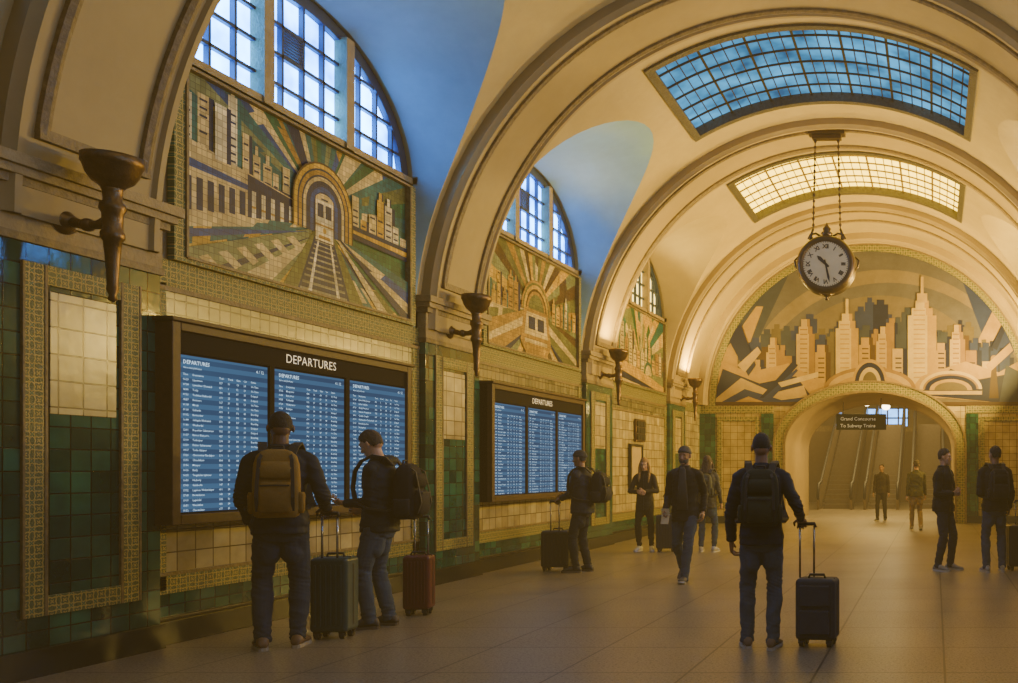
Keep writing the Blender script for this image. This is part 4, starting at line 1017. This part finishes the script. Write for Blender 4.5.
def suitcase(loc,rz,w,d,h,col,label,handle=1.05,ribs=True,soft=False,hx=0):
    r=empty('suitcase',loc,math.radians(rz),1,label=label,category='suitcase')
    m1=M('case_%.3f_%.3f_%.3f'%col,col,.38 if not soft else .75,0,.15,12,.15,150); bk=M('case_black_trim',(.012,.012,.013),.45); al=M('case_pole',(.35,.35,.36),.25,.9)
    z0=.06
    mb=MB(); mb.box(-w/2,-d/2,z0,w/2,d/2,h,m1); mb.obj('case_shell',r,bevel=.035)
    if ribs:
        for s in (-1,1):
            for k in range(6):
                mb=MB(); x=-w/2+.05+(w-.10)*k/5; mb.box(x-.008,s*(d/2-.002),z0+.06,x+.008,s*(d/2+.007),h-.06,m1)
                mb.obj('shell_rib',r,bevel=.004)
    else:
        for a,b,t in ((z0+.05,h*.55,.028),(h*.60,h-.05,.02)): mb=MB(); mb.box(-w/2+.04,-d/2-t,a,w/2-.04,-d/2+.005,b,m1); mb.obj('front_pocket',r,bevel=.012)
    mb=MB()
    mb.loft([[V((x*(w/2+.003),y,z0+(h-z0)*zz)) for x,zz in ((-1,.1),(-1,.9),(-.88,1.004),(.88,1.004),(1,.9),(1,.1),(.88,-.004),(-.88,-.004))] for y in (-.008,.008)],bk)
    mb.obj('zip_seam',r)
    mb=MB(); mb.tube([(-.07,-.02,h-.005),(-.06,-.02,h+.028),(.06,-.02,h+.028),(.07,-.02,h-.005)],.011,bk,8); mb.obj('carry_handle',r,True)
    if handle:
        for s in (-1,1): mb=MB(); mb.tube([(hx+s*.06,d/2-.035,h-.01),(hx+s*.06,d/2-.035,handle-.02)],.009,al,8); mb.obj('telescopic_pole',r,True)
        mb=MB(); mb.tube([(hx-.07,d/2-.035,handle-.03),(hx-.065,d/2-.035,handle),(hx+.065,d/2-.035,handle),(hx+.07,d/2-.035,handle-.03)],.016,bk,10); mb.obj('handle_grip',r,True)
    for sx in (-1,1):
        for sy in (-1,1):
            x,y=sx*(w/2-.05),sy*(d/2-.045)
            mb=MB(); mb.lathe([(.010,-.019),(.026,-.019),(.0295,-.012),(.0295,.012),(.026,.019),(.010,.019)],(x,y,.0295),bk,16,(V((0,1,0)),V((0,0,1)),V((1,0,0))))
            mb.box(x-.028,y-.015,.03,x-.022,y+.015,z0+.01,bk); mb.box(x+.022,y-.015,.03,x+.028,y+.015,z0+.01,bk); mb.box(x-.028,y-.02,z0-.004,x+.028,y+.02,z0+.015,bk)
            mb.obj('wheel',r,bevel=0)
    return r,Matrix.LocRotScale(r.location,r.rotation_euler,r.scale)@V((hx,d/2-.035,handle or 1))
jean=(.042,.068,.10); djean=(.022,.036,.060)
# A
sA,gA=suitcase((-3.42,7.78,0),188,.30,.23,.70,(.012,.045,.05),'dark teal hard-shell suitcase with raised handle',handle=1.08)
A=person('man seen from behind in dark navy jacket gripping suitcase handle',(-3.56,7.33,0),30,1.93,(.009,.016,.028),djean,(.16,.09,.04),'d','buzz',(.012,.01,.009),feet=((-.11,-.02,14,0),(.11,.0,-10,0)),hands=((-.20,.16,.94),(.24,.22,1.02)),poles=((-.4,-1,0),(.3,-1,-.6)),curl=(.5,.95),vox=.006,hpitch=-4,hyaw=6,sole=(.35,.30,.22),grip=(1,gA,(-.02,-.07,.045)),palm=(None,(0,0,-1)))
backpack(A,(.24,.145,.035),(.20,.12,.03),'tan canvas backpack with front pockets on a man\'s back',w=.29,d=.14,h=.50,zc=1.24)
# B
suitcase((-3.40,9.02,0),14,.25,.22,.60,(.10,.012,.016),'dark red hard-shell suitcase with raised handle',handle=.98)
Bp=person('man in dark jacket and jeans looking down at a phone',(-3.36,8.3,0),100,1.83,(.012,.019,.027),jean,(.05,.04,.03),'l','short',(.05,.035,.022),feet=((-.09,.04,10,0),(.10,-.05,-12,0)),hands=((-.06,.25,1.12),(.16,.18,1.06)),poles=((-.2,-1,-.8),(.2,-1,-.6)),curl=(.45,.7),vox=.006,hpitch=-26,hyaw=-8,lean=.0,palm=((.5,0,1),None),sole=(.1,.08,.06),hood=True)
backpack(Bp,(.012,.012,.014),(.02,.02,.022),'black backpack worn by man in dark jacket',w=.32,d=.20,h=.50,zc=1.22)
mb=MB(); PH=M('phone_black',(.01,.01,.012),.2); PS=M('phone_screen',(.2,.3,.4),.2,emit=1.2,ecol=(.6,.75,.9))
mb.box(-.037,-.075,-.005,.037,.075,.005,PH); ph=mb.obj('phone',label='small black phone held by man in dark jacket',category='phone',bevel=.004)
ph.location=at(Bp,(-.03,.36,1.155)); ph.rotation_euler=(math.radians(25),0,math.radians(100))
mb=MB(); mb.box(-.033,-.068,.005,.033,.068,.0062,PS); mb.obj('phone_display',ph)
# C
sC,gC=suitcase((-3.66,12.95,0),180,.40,.25,.58,(.012,.013,.015),'black hard-shell suitcase beside man in beanie',handle=1.0)
C=person('man in navy puffer jacket and dark beanie facing the boards',(-3.25,12.8,0),88,1.73,(.013,.021,.040),(.014,.018,.028),(.03,.03,.03),'m','beanie',(.02,.025,.035),feet=((-.10,.05,8,0),(.10,-.05,-8,0)),hands=((-.22,.28,1.02),(.14,.30,1.1)),poles=((-.3,-1,-.3),(.4,-1,-.2)),curl=(.9,.6),vox=.008,hpitch=-6,bulk=.012,lean=.02,sole=(.1,.1,.1),grip=(0,gC,(0,-.09,.04)),palm=((0,0,-1),None))
backpack(C,(.010,.012,.016),(.02,.022,.026),'black backpack on man in puffer jacket',w=.30,d=.20,h=.46,zc=1.24,yb=-.16)
# D
person('woman with light hair in black coat looking at her hands',(-3.42,16.1,0),185,1.67,(.012,.012,.013),(.010,.010,.011),(.6,.58,.54),'l','long',(.30,.18,.07),feet=((-.13,.02,16,0),(.1,0,-12,0)),hands=((-.04,.24,1.14),(.05,.24,1.12)),poles=((-1,-.3,-.6),(1,-.3,-.6)),curl=(.6,.6),vox=.009,hpitch=-14,female=True,coatlen=.78,sole=(.6,.58,.55))
# E
E=person('bearded man in black jacket, beanie and jeans, walking with a paper',(-1.53,11.9,0),180,1.80,(.010,.010,.012),(.028,.05,.09),(.05,.045,.04),'m','beanie',(.04,.042,.05),feet=((-.07,.32,4,-14),(.09,-.30,-4,30)),hands=((-.23,.0,.88),(.22,.14,.90)),poles=((-.2,-1,0),(.2,-1,0)),curl=(.4,.7),vox=.008,beard=True,hyaw=-8,hpitch=-3,lean=.03,coatlen=.80,pdrop=.035,sole=(.4,.38,.35),open_=True)
mb=MB(); mb.ribbon([(0,0,.14),(.01,0,.07),(.0,0,0),(-.015,.0,-.06)],(0,1,0),.12,.004,PAPER); pp=mb.obj('paper_sheet',label='folded pale paper in walking man\'s hand',category='paper'); pp.location=at(E,(.20,.22,.80)); pp.rotation_euler=(0,0,1.2)
mb=MB(); mb.loft([ering((0,0,z),a,b,16) for z,a,b in ((.92,.075,.02),(1.2,.06,.02),(1.44,.04,.02),(1.48,.02,.01))],M('shirt_dark',(.035,.035,.035),.8)); mb.xf(Matrix.Translation(V((0,.134,0)))).obj('shirt_front',E,True)
# F
F=person('person seen from behind in grey jacket and jeans',(-2.25,15.9,0),0,1.70,(.05,.05,.045),(.036,.06,.10),(.35,.33,.3),'l','long',(.05,.03,.02),feet=((-.12,0,10,0),(.12,.03,-10,0)),hands=((-.22,.12,.95),(.23,.10,.9)),vox=.010,female=True,coatlen=.82)
backpack(F,(.06,.065,.05),(.04,.045,.035),'olive grey backpack on person in jeans',w=.28,d=.16,h=.42,zc=1.24)
suitcase((-3.00,16.0,0),5,.34,.24,.66,(.012,.018,.035),'navy suitcase standing between two travellers',handle=1.0)
# G
sG,gG=suitcase((.80,7.44,0),-6,.33,.23,.56,(.018,.028,.05),'navy soft-sided suitcase with raised handle',handle=1.00,ribs=False,soft=True,hx=-.11)
G=person('man seen from behind in dark jacket and jeans holding suitcase handle',(.36,7.32,0),8,1.755,(.011,.018,.032),(.050,.076,.11),(.16,.10,.055),'m','buzz',(.012,.01,.009),feet=((-.12,.05,12,0),(.09,-.04,-14,0)),hands=((-.25,.08,.88),(.40,.06,1.02)),poles=((-.8,-.8,0),(.35,-1,-.6)),curl=(.45,.95),vox=.006,palm=(None,(0,0,-1)),sole=(.45,.40,.33),grip=(1,gG,(-.05,-.05,.045)))
backpack(G,(.022,.028,.018),(.035,.042,.025),'black and olive backpack on a man\'s back',w=.30,d=.15,h=.46,zc=1.25)
# H, I
person('distant person in dark coat standing in the passage',(.25,25.6,0),170,1.62,(.03,.022,.018),(.02,.017,.015),(.03,.03,.03),'m','short',vox=.014,feet=((-.12,0,8,0),(.12,.05,-8,0)))
person('person in olive jacket and khaki trousers walking away',(1.32,21.7,0),8,1.70,(.06,.06,.035),(.22,.16,.09),(.25,.22,.18),'l','short',(.05,.035,.02),vox=.012,feet=((-.10,.14,0,0),(.10,-.16,0,16)),pdrop=.01,hands=((-.24,.0,.84),(.24,.12,.86)))
# J,K
person('man in black jacket and dark jeans with hands together',(1.90,13.0,0),-115,1.76,(.010,.010,.012),(.018,.026,.045),(.25,.24,.22),'l','short',(.04,.03,.02),feet=((-.11,.05,8,0),(.11,-.05,-10,0)),hands=((-.05,.20,1.16),(.06,.18,1.13)),poles=((-.8,-.6,-.7),(.8,-.6,-.7)),curl=(.6,.6),vox=.008,hpitch=-4,hyaw=10,bulk=.01)
K=person('man seen from behind in black jacket and blue jeans',(2.62,12.8,0),12,1.79,(.012,.012,.014),(.038,.064,.11),(.35,.33,.30),'m','short',(.015,.012,.01),feet=((-.12,0,8,0),(.12,.03,-10,0)),hands=((-.14,.22,1.12),(.24,.10,.90)),vox=.008,bulk=.01,hyaw=25)
backpack(K,(.012,.012,.014),(.02,.02,.022),'black backpack on man in blue jeans',w=.29,d=.17,h=.44)
suitcase((3.02,13.05,0),10,.42,.26,.66,(.015,.015,.018),'black suitcase beside man in black jacket',handle=1.0)
# ---------------------------------------------------------------- lights
def area(loc,dr,size,e,col,sy=None):
    l=D.lights.new('lamp','AREA'); l.energy=e; l.color=col; l.shape='RECTANGLE' if sy else 'DISK'; l.size=size
    if sy: l.size_y=sy
    o=D.objects.new('wall_light',l); COL.objects.link(o); o.location=loc; o.rotation_euler=V(dr).to_track_quat('-Z','Y').to_euler(); return o
for i,y in enumerate(SC):
    e=[15,55,210,950,1350][i]
    W=[(1,.78,.42),(1,.76,.38),(1,.71,.25),(1,.67,.14),(1,.66,.14)][i]
    area((R-.45,y,3.85),(-.85,0,.62),.7,e,W)  # added out-of-frame uplights brightening the left vault, no real fittings
for y,e in ((16.9,140),(22.3,320)): area((-R+.46,y,3.74),(.5,0,.85),.3,e,(1,.67,.14))  # added fill above the unlit sconce bowls, warming the far bays
area((0,27.5,3.35),(0,0,-1),1.6,230,(1,.68,.20),2.5)  # added overhead fill brightening the corridor
area((0,35,6.2),(0,0,-1),5,1100,(1,.68,.22),8)  # added overhead fill brightening the escalator hall
w=D.worlds.new('w'); bpy.context.scene.world=w; w.use_nodes=True
wn_=w.node_tree
wn_.nodes['Background'].inputs[0].default_value=(.3,.45,.7,1); wn_.nodes['Background'].inputs[1].default_value=.4
va=N(wn_,'ShaderNodeVolumeAbsorption'); va.inputs['Density'].default_value=.012; va.inputs['Color'].default_value=(.5,.5,.5,1)
ve=N(wn_,'ShaderNodeEmission'); ve.inputs[0].default_value=(1,.62,.17,1); ve.inputs[1].default_value=.0030  # haze glow put in as even volume emission instead of scattered light
ad=N(wn_,'ShaderNodeAddShader'); wn_.links.new(va.outputs[0],ad.inputs[0]); wn_.links.new(ve.outputs[0],ad.inputs[1])
wn_.links.new(ad.outputs[0],wn_.nodes['World Output'].inputs['Volume'])
# ---------------------------------------------------------------- camera
cam=D.cameras.new('camera'); co=D.objects.new('camera',cam); COL.objects.link(co)
co.location=(1.77,0,1.45); co.rotation_euler=(math.radians(90),0,0)
cam.sensor_width=36; cam.lens=900*36/1018; cam.shift_x=-426/1018; cam.shift_y=128.5/1018; cam.clip_start=.05; cam.clip_end=200
bpy.context.scene.camera=co
